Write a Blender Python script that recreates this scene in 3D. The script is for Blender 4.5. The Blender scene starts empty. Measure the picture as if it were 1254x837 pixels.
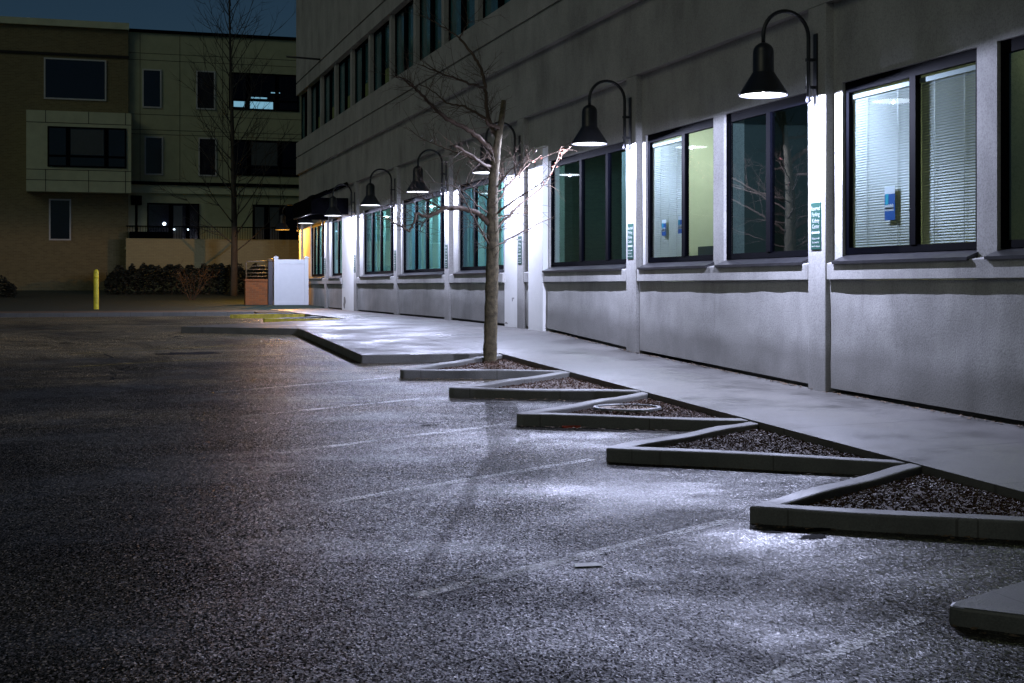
import bpy, bmesh, math, random
from mathutils import Vector, Matrix
random.seed(11)
D = bpy.data
scene = bpy.context.scene
COL = scene.collection
PI = math.pi

# ------------------------------------------------------------------ layout constants
EYE = 1.54                      # camera height; world X = towards the facade, world Y = along it
WX = 8.21                       # plane of the pilaster faces
FL = 1690.0 / 1254.0            # focal length in image widths
CN, SN = 0.9548, 0.2977         # heading of the camera against the facade

def lot(Y):
    if Y < -40: Y = -40
    if Y < 26: return -.01 + .0301 * (Y - 8.2)
    if Y < 31:
        s = (Y - 26) / 5
        return .526 + .0301 * 5 * (s - s * s / 2)
    return .601

WALLZ = [(-40, -1.2), (0, -.06), (10.6, .245), (14.2, .312), (20, .5), (24.3, .705), (31, .745), (60, .75)]
def wallz(Y):
    for (a, za), (b, zb) in zip(WALLZ, WALLZ[1:]):
        if Y <= b: return za + (zb - za) * (Y - a) / (b - a)
    return .75
def walk(X, Y):
    f = min(1, max(0, (X - 6.22) / 2.0))
    return (lot(Y) + .13) * (1 - f) + wallz(Y) * f

# ------------------------------------------------------------------ materials
def new_mat(name):
    m = D.materials.new(name); m.use_nodes = True
    nt = m.node_tree
    return m, nt, nt.nodes, nt.links, nt.nodes['Principled BSDF']

def N(nodes, typ, **kw):
    n = nodes.new(typ)
    for k, v in kw.items():
        if hasattr(n, k): setattr(n, k, v)
        else: n.inputs[k].default_value = v
    return n

def ramp(nodes, links, src, stops):
    r = nodes.new('ShaderNodeValToRGB')
    els = r.color_ramp.elements
    while len(els) < len(stops): els.new(.5)
    for e, (p, c) in zip(els, stops):
        e.position = p
        e.color = (c, c, c, 1) if isinstance(c, (int, float)) else (*c, 1)
    links.new(src, r.inputs['Fac'])
    return r

def pos(nodes, links, scale=(1, 1, 1)):
    g = nodes.new('ShaderNodeNewGeometry')
    m = nodes.new('ShaderNodeMapping'); m.inputs['Scale'].default_value = scale
    links.new(g.outputs['Position'], m.inputs['Vector'])
    return m.outputs['Vector']

def simple(name, col, rough=.5, metal=0, spec=.5, var=.15, scale=6, bump=0, bscale=60):
    m, nt, nodes, links, b = new_mat(name)
    v = pos(nodes, links)
    n = N(nodes, 'ShaderNodeTexNoise', Scale=scale, Detail=6, Roughness=.6)
    links.new(v, n.inputs['Vector'])
    r = ramp(nodes, links, n.outputs['Fac'], [(.3, tuple(c * (1 - var) for c in col)), (.7, tuple(min(1, c * (1 + var)) for c in col))])
    links.new(r.outputs['Color'], b.inputs['Base Color'])
    b.inputs['Roughness'].default_value = rough
    b.inputs['Metallic'].default_value = metal
    b.inputs['Specular IOR Level'].default_value = spec
    if bump:
        n2 = N(nodes, 'ShaderNodeTexNoise', Scale=bscale, Detail=4)
        links.new(v, n2.inputs['Vector'])
        bp = N(nodes, 'ShaderNodeBump', Strength=bump, Distance=.01)
        links.new(n2.outputs['Fac'], bp.inputs['Height'])
        links.new(bp.outputs['Normal'], b.inputs['Normal'])
    return m

def emit(name, col, s):
    m = D.materials.new(name); m.use_nodes = True
    nt = m.node_tree; nt.nodes.clear()
    e = nt.nodes.new('ShaderNodeEmission'); e.inputs['Color'].default_value = (*col, 1); e.inputs['Strength'].default_value = s
    o = nt.nodes.new('ShaderNodeOutputMaterial'); nt.links.new(e.outputs[0], o.inputs[0])
    return m

def stone_normal(nodes, links, v):
    # stones with their own lean: every cell tilts the normal its own way, less where the surface is worn or wet
    va = pos(nodes, links, (1, .55, 1))
    vor = N(nodes, 'ShaderNodeTexVoronoi', Scale=115); links.new(va, vor.inputs['Vector'])
    vo2 = N(nodes, 'ShaderNodeTexVoronoi', Scale=270); links.new(va, vo2.inputs['Vector'])
    def lean(src, k):
        a = N(nodes, 'ShaderNodeVectorMath', operation='SUBTRACT'); a.inputs[1].default_value = (.5, .5, .5); links.new(src, a.inputs[0])
        m_ = N(nodes, 'ShaderNodeVectorMath', operation='MULTIPLY'); m_.inputs[1].default_value = (k, k, 0); links.new(a.outputs[0], m_.inputs[0])
        return m_.outputs[0]
    sm = N(nodes, 'ShaderNodeVectorMath', operation='ADD'); links.new(lean(vor.outputs['Color'], .62), sm.inputs[0]); links.new(lean(vo2.outputs['Color'], .4), sm.inputs[1])
    wet = N(nodes, 'ShaderNodeTexNoise', Scale=.62, Detail=5, Roughness=.62, Distortion=.3); links.new(pos(nodes, links, (.75, 1.15, 1)), wet.inputs['Vector'])
    # damp spots placed to put lamp sheen by the island tips, duller spots between
    tot = wet.outputs['Fac']
    gp = nodes.new('ShaderNodeNewGeometry')
    for px, py, rad, amt in ((3.5, 9.5, 1.5, .2), (4.2, 7.6, .9, .12), (3.0, 11.6, 1.2, .1), (3.2, 14.3, 1.2, .12), (3.9, 6.1, .7, -.12), (3.2, 7.9, .7, -.12), (4.7, 10.9, .7, -.15)):
        ds = N(nodes, 'ShaderNodeVectorMath', operation='DISTANCE'); links.new(gp.outputs['Position'], ds.inputs[0]); ds.inputs[1].default_value = (px, py, lot(py))
        mr = N(nodes, 'ShaderNodeMapRange', interpolation_type='SMOOTHSTEP'); links.new(ds.outputs['Value'], mr.inputs['Value'])
        mr.inputs['From Min'].default_value = 0; mr.inputs['From Max'].default_value = rad; mr.inputs['To Min'].default_value = amt; mr.inputs['To Max'].default_value = 0
        aw = N(nodes, 'ShaderNodeMath', operation='ADD'); links.new(tot, aw.inputs[0]); links.new(mr.outputs[0], aw.inputs[1]); tot = aw.outputs[0]
    wet = tot
    wr = ramp(nodes, links, wet, [(.4, 1.15), (.66, .5)])
    sc_ = N(nodes, 'ShaderNodeVectorMath', operation='SCALE'); links.new(sm.outputs[0], sc_.inputs[0]); links.new(wr.outputs[0], sc_.inputs['Scale'])
    gn = nodes.new('ShaderNodeNewGeometry')
    ad = N(nodes, 'ShaderNodeVectorMath', operation='ADD'); links.new(gn.outputs['Normal'], ad.inputs[0]); links.new(sc_.outputs[0], ad.inputs[1])
    nm = N(nodes, 'ShaderNodeVectorMath', operation='NORMALIZE'); links.new(ad.outputs[0], nm.inputs[0])
    return nm.outputs[0], vor, wet

def asphalt_mat():
    m, nt, nodes, links, b = new_mat('asphalt')
    v = pos(nodes, links)
    nrm, vor, wet = stone_normal(nodes, links, v)
    sepc = nodes.new('ShaderNodeSeparateColor'); links.new(vor.outputs['Color'], sepc.inputs[0])
    stone = ramp(nodes, links, sepc.outputs[0], [(0, (.016, .015, .013)), (.55, (.026, .024, .020)), (.8, (.046, .042, .031)), (.93, (.075, .075, .08)), (1, (.24, .21, .15))])
    big = N(nodes, 'ShaderNodeTexNoise', Scale=.5, Detail=5, Roughness=.6)
    links.new(pos(nodes, links, (1, .5, 1)), big.inputs['Vector'])
    patch = ramp(nodes, links, big.outputs['Fac'], [(.36, (.45, .45, .48)), (.52, (1, .97, .92)), (.7, (1.4, 1.28, 1.1))])
    mul = N(nodes, 'ShaderNodeMix', data_type='RGBA', blend_type='MULTIPLY'); mul.inputs[0].default_value = 1
    links.new(stone.outputs[0], mul.inputs[6]); links.new(patch.outputs[0], mul.inputs[7])
    # warm light on the back lot, painted into the asphalt as tan bands
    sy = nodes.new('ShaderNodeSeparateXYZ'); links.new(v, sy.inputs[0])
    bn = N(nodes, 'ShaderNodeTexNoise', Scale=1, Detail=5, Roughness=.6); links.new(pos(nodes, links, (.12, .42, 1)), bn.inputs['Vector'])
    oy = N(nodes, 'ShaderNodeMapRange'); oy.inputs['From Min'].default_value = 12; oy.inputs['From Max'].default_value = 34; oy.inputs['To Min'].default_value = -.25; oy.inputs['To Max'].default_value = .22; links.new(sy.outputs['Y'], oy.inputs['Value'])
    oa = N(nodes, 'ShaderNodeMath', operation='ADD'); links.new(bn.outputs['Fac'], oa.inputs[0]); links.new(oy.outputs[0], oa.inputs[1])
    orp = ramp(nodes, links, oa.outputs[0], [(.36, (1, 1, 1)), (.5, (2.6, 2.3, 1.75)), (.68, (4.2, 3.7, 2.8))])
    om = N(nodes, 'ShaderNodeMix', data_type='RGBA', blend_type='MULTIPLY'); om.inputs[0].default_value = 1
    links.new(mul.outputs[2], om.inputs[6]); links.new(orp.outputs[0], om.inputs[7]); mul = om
    # sparse wandering cracks
    wn = N(nodes, 'ShaderNodeTexNoise', Scale=1.4, Detail=6); links.new(v, wn.inputs['Vector'])
    wv = N(nodes, 'ShaderNodeVectorMath', operation='MULTIPLY_ADD'); wv.inputs[1].default_value = (.8, .8, 0); links.new(wn.outputs['Color'], wv.inputs[0]); links.new(v, wv.inputs[2])
    ck = N(nodes, 'ShaderNodeTexVoronoi', Scale=.33, feature='DISTANCE_TO_EDGE'); links.new(wv.outputs[0], ck.inputs['Vector'])
    cm_ = N(nodes, 'ShaderNodeMath', operation='MULTIPLY_ADD'); cm_.inputs[1].default_value = .035; cm_.inputs[2].default_value = -.0135; links.new(big.outputs['Fac'], cm_.inputs[0])
    cl_ = N(nodes, 'ShaderNodeMath', operation='LESS_THAN'); links.new(ck.outputs['Distance'], cl_.inputs[0]); links.new(cm_.outputs[0], cl_.inputs[1])
    cmx = N(nodes, 'ShaderNodeMix', data_type='RGBA'); links.new(cl_.outputs[0], cmx.inputs[0]); links.new(mul.outputs[2], cmx.inputs[6]); cmx.inputs[7].default_value = (.012, .011, .01, 1)
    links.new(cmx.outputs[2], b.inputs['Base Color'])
    rr = ramp(nodes, links, sepc.outputs[1], [(0, .3), (1, .58)]); links.new(rr.outputs[0], b.inputs['Roughness'])
    links.new(nrm, b.inputs['Normal'])
    sp = ramp(nodes, links, wet, [(.43, .035), (.55, .13), (.72, .9)]); 
    gl_ = ramp(nodes, links, sepc.outputs[2], [(.3, .3), (.7, 1), (.95, 3.2)])      # a few stones are glassy, most are dull
    sg = N(nodes, 'ShaderNodeMath', operation='MULTIPLY'); links.new(sp.outputs[0], sg.inputs[0]); links.new(gl_.outputs[0], sg.inputs[1])
    links.new(sg.outputs[0], b.inputs['Specular IOR Level'])
    return m

def line_mat(name='worn_line_paint', col=(.8, .8, .76)):
    # worn road paint over the same stones, with holes that let the asphalt through
    m, nt, nodes, links, b = new_mat(name)
    v = pos(nodes, links)
    nrm, vor, wet = stone_normal(nodes, links, v)
    sepc = nodes.new('ShaderNodeSeparateColor'); links.new(vor.outputs['Color'], sepc.inputs[0])
    n = N(nodes, 'ShaderNodeTexNoise', Scale=2.2, Detail=8, Roughness=.7); links.new(v, n.inputs['Vector'])
    a = N(nodes, 'ShaderNodeMath', operation='MULTIPLY_ADD'); a.inputs[1].default_value = .35
    links.new(sepc.outputs[0], a.inputs[0]); links.new(n.outputs['Fac'], a.inputs[2])
    al = ramp(nodes, links, a.outputs[0], [(.54, .62), (.8, .0)])
    b.inputs['Base Color'].default_value = (*col, 1)
    b.inputs['Roughness'].default_value = .4; b.inputs['Specular IOR Level'].default_value = .3
    links.new(al.outputs[0], b.inputs['Alpha']); links.new(nrm, b.inputs['Normal'])
    return m

def concrete_mat(name, col, joints=False, rough=(.4, .62), speck=.2, joint=1.55, jx=4.05, wide=.013):
    m, nt, nodes, links, b = new_mat(name)
    v = pos(nodes, links)
    n = N(nodes, 'ShaderNodeTexNoise', Scale=1.1, Detail=7, Roughness=.62); links.new(v, n.inputs['Vector'])
    n2 = N(nodes, 'ShaderNodeTexNoise', Scale=90, Detail=3); links.new(v, n2.inputs['Vector'])
    r = ramp(nodes, links, n.outputs['Fac'], [(.3, tuple(c * .5 for c in col)), (.54, col), (.72, tuple(c * 1.2 for c in col))])
    r2 = ramp(nodes, links, n2.outputs['Fac'], [(.3, 1 - speck), (.7, 1 + speck)])
    mul = N(nodes, 'ShaderNodeMix', data_type='RGBA', blend_type='MULTIPLY'); mul.inputs[0].default_value = 1
    links.new(r.outputs[0], mul.inputs[6]); links.new(r2.outputs[0], mul.inputs[7])
    out = mul.outputs[2]
    h = n2.outputs['Fac']
    if joints:
        sep = nodes.new('ShaderNodeSeparateXYZ'); links.new(v, sep.inputs[0])
        def groove(sock, period, off):
            mm = N(nodes, 'ShaderNodeMath', operation='MULTIPLY_ADD'); mm.inputs[1].default_value = 1 / period; mm.inputs[2].default_value = off
            links.new(sock, mm.inputs[0])
            f = N(nodes, 'ShaderNodeMath', operation='PINGPONG'); f.inputs[1].default_value = .5; links.new(mm.outputs[0], f.inputs[0])
            c = N(nodes, 'ShaderNodeMath', operation='GREATER_THAN'); c.inputs[1].default_value = .5 - wide / period; links.new(f.outputs[0], c.inputs[0])
            return c.outputs[0]
        g1 = groove(sep.outputs['Y'], joint, .1)
        g2 = groove(sep.outputs['X'], jx, .04)
        mx = N(nodes, 'ShaderNodeMath', operation='MAXIMUM'); links.new(g1, mx.inputs[0]); links.new(g2, mx.inputs[1])
        mj = N(nodes, 'ShaderNodeMix', data_type='RGBA'); links.new(mx.outputs[0], mj.inputs[0]); links.new(out, mj.inputs[6])
        mj.inputs[7].default_value = (.07, .065, .06, 1)
        out = mj.outputs[2]
    links.new(out, b.inputs['Base Color'])
    rr = ramp(nodes, links, n.outputs['Fac'], [(.35, rough[0]), (.65, rough[1])]); links.new(rr.outputs[0], b.inputs['Roughness'])
    bp = N(nodes, 'ShaderNodeBump', Strength=.35, Distance=.006); links.new(h, bp.inputs['Height'])
    links.new(bp.outputs['Normal'], b.inputs['Normal'])
    return m

def stucco_mat():
    m, nt, nodes, links, b = new_mat('stucco')
    v = pos(nodes, links)
    n = N(nodes, 'ShaderNodeTexNoise', Scale=.9, Detail=6, Roughness=.6); links.new(v, n.inputs['Vector'])
    st = N(nodes, 'ShaderNodeTexNoise', Scale=1, Detail=6, Roughness=.65); links.new(pos(nodes, links, (1.5, 1.5, .7)), st.inputs['Vector'])
    fine = N(nodes, 'ShaderNodeTexNoise', Scale=55, Detail=5, Roughness=.65); links.new(v, fine.inputs['Vector'])
    r = ramp(nodes, links, n.outputs['Fac'], [(.3, (.36, .354, .34)), (.7, (.47, .463, .445))])
    r2 = ramp(nodes, links, st.outputs['Fac'], [(.3, .72), (.5, .95), (.68, 1.06)])
    r3 = ramp(nodes, links, fine.outputs['Fac'], [(.34, .74), (.55, 1.04)])
    m1 = N(nodes, 'ShaderNodeMix', data_type='RGBA', blend_type='MULTIPLY'); m1.inputs[0].default_value = 1
    links.new(r.outputs[0], m1.inputs[6]); links.new(r2.outputs[0], m1.inputs[7])
    m2 = N(nodes, 'ShaderNodeMix', data_type='RGBA', blend_type='MULTIPLY'); m2.inputs[0].default_value = 1
    links.new(m1.outputs[2], m2.inputs[6]); links.new(r3.outputs[0], m2.inputs[7])
    # drips running down from the ledge, splash dirt at the foot
    sep = nodes.new('ShaderNodeSeparateXYZ'); links.new(v, sep.inputs[0])
    dn = N(nodes, 'ShaderNodeTexNoise', Scale=1, Detail=4, Roughness=.6); links.new(pos(nodes, links, (6, 6, .35)), dn.inputs['Vector'])
    dz = N(nodes, 'ShaderNodeMapRange'); dz.inputs['From Min'].default_value = .75; dz.inputs['From Max'].default_value = 1.7; dz.inputs['To Min'].default_value = 0; dz.inputs['To Max'].default_value = .2
    links.new(sep.outputs['Z'], dz.inputs['Value'])
    da = N(nodes, 'ShaderNodeMath', operation='ADD'); links.new(dn.outputs['Fac'], da.inputs[0]); links.new(dz.outputs[0], da.inputs[1])
    below = N(nodes, 'ShaderNodeMath', operation='LESS_THAN'); below.inputs[1].default_value = 1.9; links.new(sep.outputs['Z'], below.inputs[0])
    dm = ramp(nodes, links, da.outputs[0], [(.7, 0), (.95, .3)])
    sy = N(nodes, 'ShaderNodeMath', operation='MULTIPLY_ADD'); sy.inputs[1].default_value = -.03; links.new(sep.outputs['Y'], sy.inputs[0]); links.new(sep.outputs['Z'], sy.inputs[2])
    fn = N(nodes, 'ShaderNodeMath', operation='MULTIPLY_ADD'); fn.inputs[1].default_value = -.55; links.new(n.outputs['Fac'], fn.inputs[0]); links.new(sy.outputs[0], fn.inputs[2])
    fm = ramp(nodes, links, fn.outputs[0], [(0, .5), (.22, 0)])
    mx = N(nodes, 'ShaderNodeMath', operation='MAXIMUM'); links.new(dm.outputs[0], mx.inputs[0]); links.new(fm.outputs[0], mx.inputs[1])
    mb_ = N(nodes, 'ShaderNodeMath', operation='MULTIPLY'); links.new(mx.outputs[0], mb_.inputs[0]); links.new(below.outputs[0], mb_.inputs[1])
    m3 = N(nodes, 'ShaderNodeMix', data_type='RGBA'); links.new(mb_.outputs[0], m3.inputs[0]); links.new(m2.outputs[2], m3.inputs[6]); m3.inputs[7].default_value = (.13, .125, .115, 1)
    links.new(m3.outputs[2], b.inputs['Base Color'])
    b.inputs['Roughness'].default_value = .85
    b.inputs['Specular IOR Level'].default_value = .25
    bp = N(nodes, 'ShaderNodeBump', Strength=.32, Distance=.01); links.new(fine.outputs['Fac'], bp.inputs['Height'])
    links.new(bp.outputs['Normal'], b.inputs['Normal'])
    return m

def brick_mat(name, c1, c2, mortar, scale=1.0):
    m, nt, nodes, links, b = new_mat(name)
    v = pos(nodes, links)
    sep = nodes.new('ShaderNodeSeparateXYZ'); links.new(v, sep.inputs[0])
    ad = N(nodes, 'ShaderNodeMath', operation='ADD'); links.new(sep.outputs['X'], ad.inputs[0]); links.new(sep.outputs['Y'], ad.inputs[1])
    cb = nodes.new('ShaderNodeCombineXYZ'); links.new(ad.outputs[0], cb.inputs['X']); links.new(sep.outputs['Z'], cb.inputs['Y'])
    t = N(nodes, 'ShaderNodeTexBrick', Scale=scale)
    t.inputs['Color1'].default_value = (*c1, 1); t.inputs['Color2'].default_value = (*c2, 1); t.inputs['Mortar'].default_value = (*mortar, 1)
    t.inputs['Brick Width'].default_value = .23; t.inputs['Row Height'].default_value = .075; t.inputs['Mortar Size'].default_value = .006
    links.new(cb.outputs[0], t.inputs['Vector'])
    links.new(t.outputs['Color'], b.inputs['Base Color']); b.inputs['Roughness'].default_value = .85
    bp = N(nodes, 'ShaderNodeBump', Strength=.4, Distance=.008, invert=True); links.new(t.outputs['Fac'], bp.inputs['Height'])
    links.new(bp.outputs['Normal'], b.inputs['Normal'])
    return m

def glass_mat(name, tint, ior=1.75):
    m = D.materials.new(name); m.use_nodes = True
    nt = m.node_tree; nodes = nt.nodes; links = nt.links; nodes.clear()
    o = nodes.new('ShaderNodeOutputMaterial'); mix = nodes.new('ShaderNodeMixShader')
    tr = nodes.new('ShaderNodeBsdfTransparent'); tr.inputs[0].default_value = (*tint, 1)
    gl = nodes.new('ShaderNodeBsdfGlossy'); gl.inputs['Roughness'].default_value = .008; gl.inputs[0].default_value = (.9, .95, 1, 1)
    # Schlick reflectance that is the same from both sides of the sheet
    g = nodes.new('ShaderNodeNewGeometry'); dt = N(nodes, 'ShaderNodeVectorMath', operation='DOT_PRODUCT')
    links.new(g.outputs['Normal'], dt.inputs[0]); links.new(g.outputs['Incoming'], dt.inputs[1])
    ab = N(nodes, 'ShaderNodeMath', operation='ABSOLUTE'); links.new(dt.outputs['Value'], ab.inputs[0])
    om = N(nodes, 'ShaderNodeMath', operation='SUBTRACT'); om.inputs[0].default_value = 1; links.new(ab.outputs[0], om.inputs[1])
    pw = N(nodes, 'ShaderNodeMath', operation='POWER'); pw.inputs[1].default_value = 5; links.new(om.outputs[0], pw.inputs[0])
    r0 = ((ior - 1) / (ior + 1)) ** 2 * 1.6
    ma = N(nodes, 'ShaderNodeMath', operation='MULTIPLY_ADD'); ma.inputs[1].default_value = 1 - r0; ma.inputs[2].default_value = r0; links.new(pw.outputs[0], ma.inputs[0])
    links.new(ma.outputs[0], mix.inputs[0]); links.new(tr.outputs[0], mix.inputs[1]); links.new(gl.outputs[0], mix.inputs[2])
    links.new(mix.outputs[0], o.inputs[0])
    return m

def curtain_mat(name, col, tr=.5):
    m = D.materials.new(name); m.use_nodes = True
    nt = m.node_tree; nodes = nt.nodes; links = nt.links; nodes.clear()
    o = nodes.new('ShaderNodeOutputMaterial'); mix = nodes.new('ShaderNodeMixShader'); mix.inputs[0].default_value = tr
    d = nodes.new('ShaderNodeBsdfDiffuse'); t = nodes.new('ShaderNodeBsdfTranslucent')
    d.inputs[0].default_value = (*col, 1); t.inputs[0].default_value = (*col, 1)
    links.new(d.outputs[0], mix.inputs[1]); links.new(t.outputs[0], mix.inputs[2]); links.new(mix.outputs[0], o.inputs[0])
    return m

M = dict(
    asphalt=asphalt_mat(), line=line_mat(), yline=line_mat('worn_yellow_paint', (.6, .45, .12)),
    walk=concrete_mat('sidewalk_concrete', (.112, .107, .098), True, rough=(.36, .75), wide=.016),
    kerb=concrete_mat('kerb_concrete', (.135, .132, .125), True, rough=(.5, .75), joint=3.1, jx=.98, wide=.005),
    stucco=stucco_mat(), whitewall=simple('white_painted_stucco', (.78, .78, .76), .8, var=.05, scale=2, bump=.4, bscale=50),
    yellow=simple('yellow_paint', (.75, .62, .03), .55, var=.25, scale=5),
    mulch=simple('bark_mulch', (.06, .03, .017), .7, spec=.2, var=.6, scale=45, bump=.5, bscale=50),
    chip=simple('bark_chip', (.062, .031, .018), .6, spec=.2, var=.6, scale=25),
    frame=simple('dark_bronze_frame', (.0012, .0014, .003), .7, spec=.02, var=.2),
    sill=simple('sill_flashing', (.045, .045, .05), .3, metal=.5, var=.3, scale=5),
    gapd=simple('dark_joint', (.015, .014, .013), .9),
    black=simple('black_lamp_metal', (.012, .012, .014), .42, spec=.5, var=.2),
    white_in=simple('shade_lining', (.7, .7, .7), .5),
    lens=emit('lamp_lens_glow', (.92, .96, 1), 5), lens_o=emit('amber_lens_glow', (1, .42, .04), 1.6),
    glass=glass_mat('tinted_glass', (.52, .58, .58), 1.5), glass_dark=glass_mat('dark_tinted_glass', (.3, .38, .37), 1.75),
    glass_teal=glass_mat('teal_glass', (.5, .86, .93), 1.5),
    room=simple('painted_room_wall', (.55, .58, .5), .8, var=.04), room_dimmed=simple('dimmed_room_wall', (.06, .07, .065), .8, var=.1),
    carpet=simple('carpet', (.1, .1, .11), .95),
    blind=simple('blind_slat', (.36, .37, .34), .5, var=.03), curtain=curtain_mat('curtain_cloth', (.6, .68, .64)),
    ceil_hi=emit('bright_ceiling_panel', (.92, 1, .8), 48), ceil_mid=emit('office_ceiling_panel', (.72, 1, 1), 46),
    ceil_lo=emit('dim_ceiling_panel', (1, 1, .5), 34), ceil_teal=emit('teal_ceiling_panel', (.5, 1, .95), 34), ceil_no=emit('night_ceiling_panel', (.7, 1, .9), 1.4),
    sign=simple('green_sign_face', (.0, .05, .034), .5, var=.05), letter=simple('white_lettering', (.42, .45, .43), .5, var=.02),
    poster=simple('poster_blue', (.02, .1, .35), .5, var=.1), paper=simple('white_paper', (.75, .77, .8), .6, var=.04),
    cyan=simple('poster_cyan', (.03, .38, .5), .5, var=.1), posterdark=simple('poster_navy', (.01, .03, .09), .5),
    bark=simple('young_bark', (.1, .08, .045), .85, var=.6, scale=16, bump=.8, bscale=45),
    twig=simple('twig_bark', (.085, .055, .036), .8, var=.3), leafred=simple('withered_leaf', (.5, .16, .11), .6, var=.3, scale=20),
    fbark=simple('dark_bark', (.045, .042, .036), .9, var=.3),
    hedge=simple('hedge_leaf', (.013, .019, .014), .7, var=.5, scale=4),
    grass=simple('lawn_grass', (.016, .03, .018), .9, var=.4, scale=8, bump=.6, bscale=40),
    earth=simple('trodden_earth', (.13, .085, .05), .9, var=.4, scale=3), soil=simple('ground_soil', (.05, .045, .04), .9, var=.3),
    panel=simple('cement_panel', (.4, .43, .27), .8, var=.1, scale=2), panel_light=simple('pale_cement_panel', (.52, .56, .38), .8, var=.1, scale=2),
    fbrick=brick_mat('brown_brick', (.2, .17, .08), (.15, .125, .06), (.23, .21, .12)),
    tbrick=brick_mat('buff_block', (.36, .34, .18), (.32, .3, .16), (.25, .23, .14)),
    rbrick=brick_mat('red_brick', (.3, .085, .016), (.2, .06, .014), (.2, .11, .05)),
    trim=simple('white_trim', (.5, .52, .5), .6, var=.05),
    fglass=simple('night_window_glass', (.006, .008, .018), .06, spec=.6, var=.3, scale=1.5), fblind=simple('drawn_blind', (.06, .075, .08), .6, var=.1),
    upglass=simple('upper_window_glass', (.05, .14, .155), .12, spec=.6, var=.4, scale=1.2),
    upblind=simple('upper_blind', (.09, .12, .12), .6, var=.1),
    lit_cool=emit('cool_lit_window', (.35, .75, 1), .5), lit_dim=emit('greenish_lit_window', (.5, .7, .3), .028), lit_dot=emit('bright_bulb', (.7, .85, 1), 5),
    kyellow=simple('worn_kerb_yellow', (.42, .34, .03), .6, var=.4, scale=7), vinyl=simple('white_vinyl', (.62, .63, .65), .4, var=.03), darkpost=simple('dark_post_paint', (.05, .045, .05), .6),
    rail=simple('rail_metal', (.16, .11, .06), .5), iron=simple('cast_iron_cover', (.13, .13, .135), .5, metal=.4, var=.4, scale=20),
    litter=simple('white_scrap', (.75, .75, .72), .6), redstrip=simple('red_plastic', (.5, .06, .03), .5),
    tar=simple('tar_patch', (.005, .005, .006), .8, spec=.05, var=.3), debris=simple('dry_leaf_litter', (.14, .09, .05), .7, var=.6, scale=30),
    canopy=simple('dark_canopy_metal', (.0025, .0025, .004), .7, spec=.02),
)

# ------------------------------------------------------------------ mesh builder
class MB:
    def __init__(s): s.bm = bmesh.new()
    def face(s, pts, flip=False):
        vs = [s.bm.verts.new(p) for p in (reversed(pts) if flip else pts)]
        return s.bm.faces.new(vs)
    def box(s, x0, x1, y0, y1, z0, z1):
        if x0 > x1: x0, x1 = x1, x0
        if y0 > y1: y0, y1 = y1, y0
        if z0 > z1: z0, z1 = z1, z0
        v = [s.bm.verts.new((x, y, z)) for z in (z0, z1) for x, y in ((x0, y0), (x1, y0), (x1, y1), (x0, y1))]
        for f in ((3, 2, 1, 0), (4, 5, 6, 7), (0, 1, 5, 4), (1, 2, 6, 5), (2, 3, 7, 6), (3, 0, 4, 7)):
            s.bm.faces.new([v[i] for i in f])
        return s
    def hexa(s, bot, top):
        v = [s.bm.verts.new(p) for p in list(bot) + list(top)]; n = len(bot)
        s.bm.faces.new(v[:n][::-1]); s.bm.faces.new(v[n:])
        for i in range(n):
            j = (i + 1) % n
            s.bm.faces.new((v[i], v[j], v[n + j], v[n + i]))
        return s
    def tube(s, pts, rad, n=8, cap=True):
        pts = [Vector(p) for p in pts]; rings = []
        if isinstance(rad, (int, float)): rad = [rad] * len(pts)
        t0 = (pts[1] - pts[0]).normalized()
        u = t0.orthogonal().normalized()
        for i, p in enumerate(pts):
            t = (pts[min(i + 1, len(pts) - 1)] - pts[max(i - 1, 0)]).normalized()
            u = (u - t * u.dot(t))
            u = u.normalized() if u.length > 1e-6 else t.orthogonal().normalized()
            w = t.cross(u)
            rings.append([s.bm.verts.new(p + (u * math.cos(2 * PI * k / n) + w * math.sin(2 * PI * k / n)) * rad[i]) for k in range(n)])
        for a, b in zip(rings, rings[1:]):
            for k in range(n):
                f = s.bm.faces.new((a[k], a[(k + 1) % n], b[(k + 1) % n], b[k])); f.smooth = True
        if cap and n > 2:
            s.bm.faces.new(rings[0][::-1]); s.bm.faces.new(rings[-1])
        return s
    def lathe(s, c, prof, n=32, smooth=True):
        cx, cy, cz = c; rings = []
        for r, z in prof:
            rings.append([s.bm.verts.new((cx + r * math.cos(2 * PI * k / n), cy + r * math.sin(2 * PI * k / n), cz + z)) for k in range(n)])
        for a, b in zip(rings, rings[1:]):
            for k in range(n):
                f = s.bm.faces.new((a[k], a[(k + 1) % n], b[(k + 1) % n], b[k])); f.smooth = smooth
        return rings
    def disc(s, c, r, n=32, flip=False):
        pts = [(c[0] + r * math.cos(2 * PI * k / n), c[1] + r * math.sin(2 * PI * k / n), c[2]) for k in range(n)]
        s.face(pts, flip); return s
    def build(s, name, mat, parent=None, bevel=0):
        me = D.meshes.new(name)
        if parent is not None:
            loc = wloc(parent)
            for v in s.bm.verts: v.co -= loc
        s.bm.normal_update()
        s.bm.to_mesh(me); s.bm.free()
        if mat is not None: me.materials.append(mat)
        o = D.objects.new(name, me); COL.objects.link(o)
        if parent is not None: o.parent = parent
        if bevel:
            bv = o.modifiers.new('bevel', 'BEVEL'); bv.width = bevel; bv.segments = 2; bv.limit_method = 'ANGLE'
        return o

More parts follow.
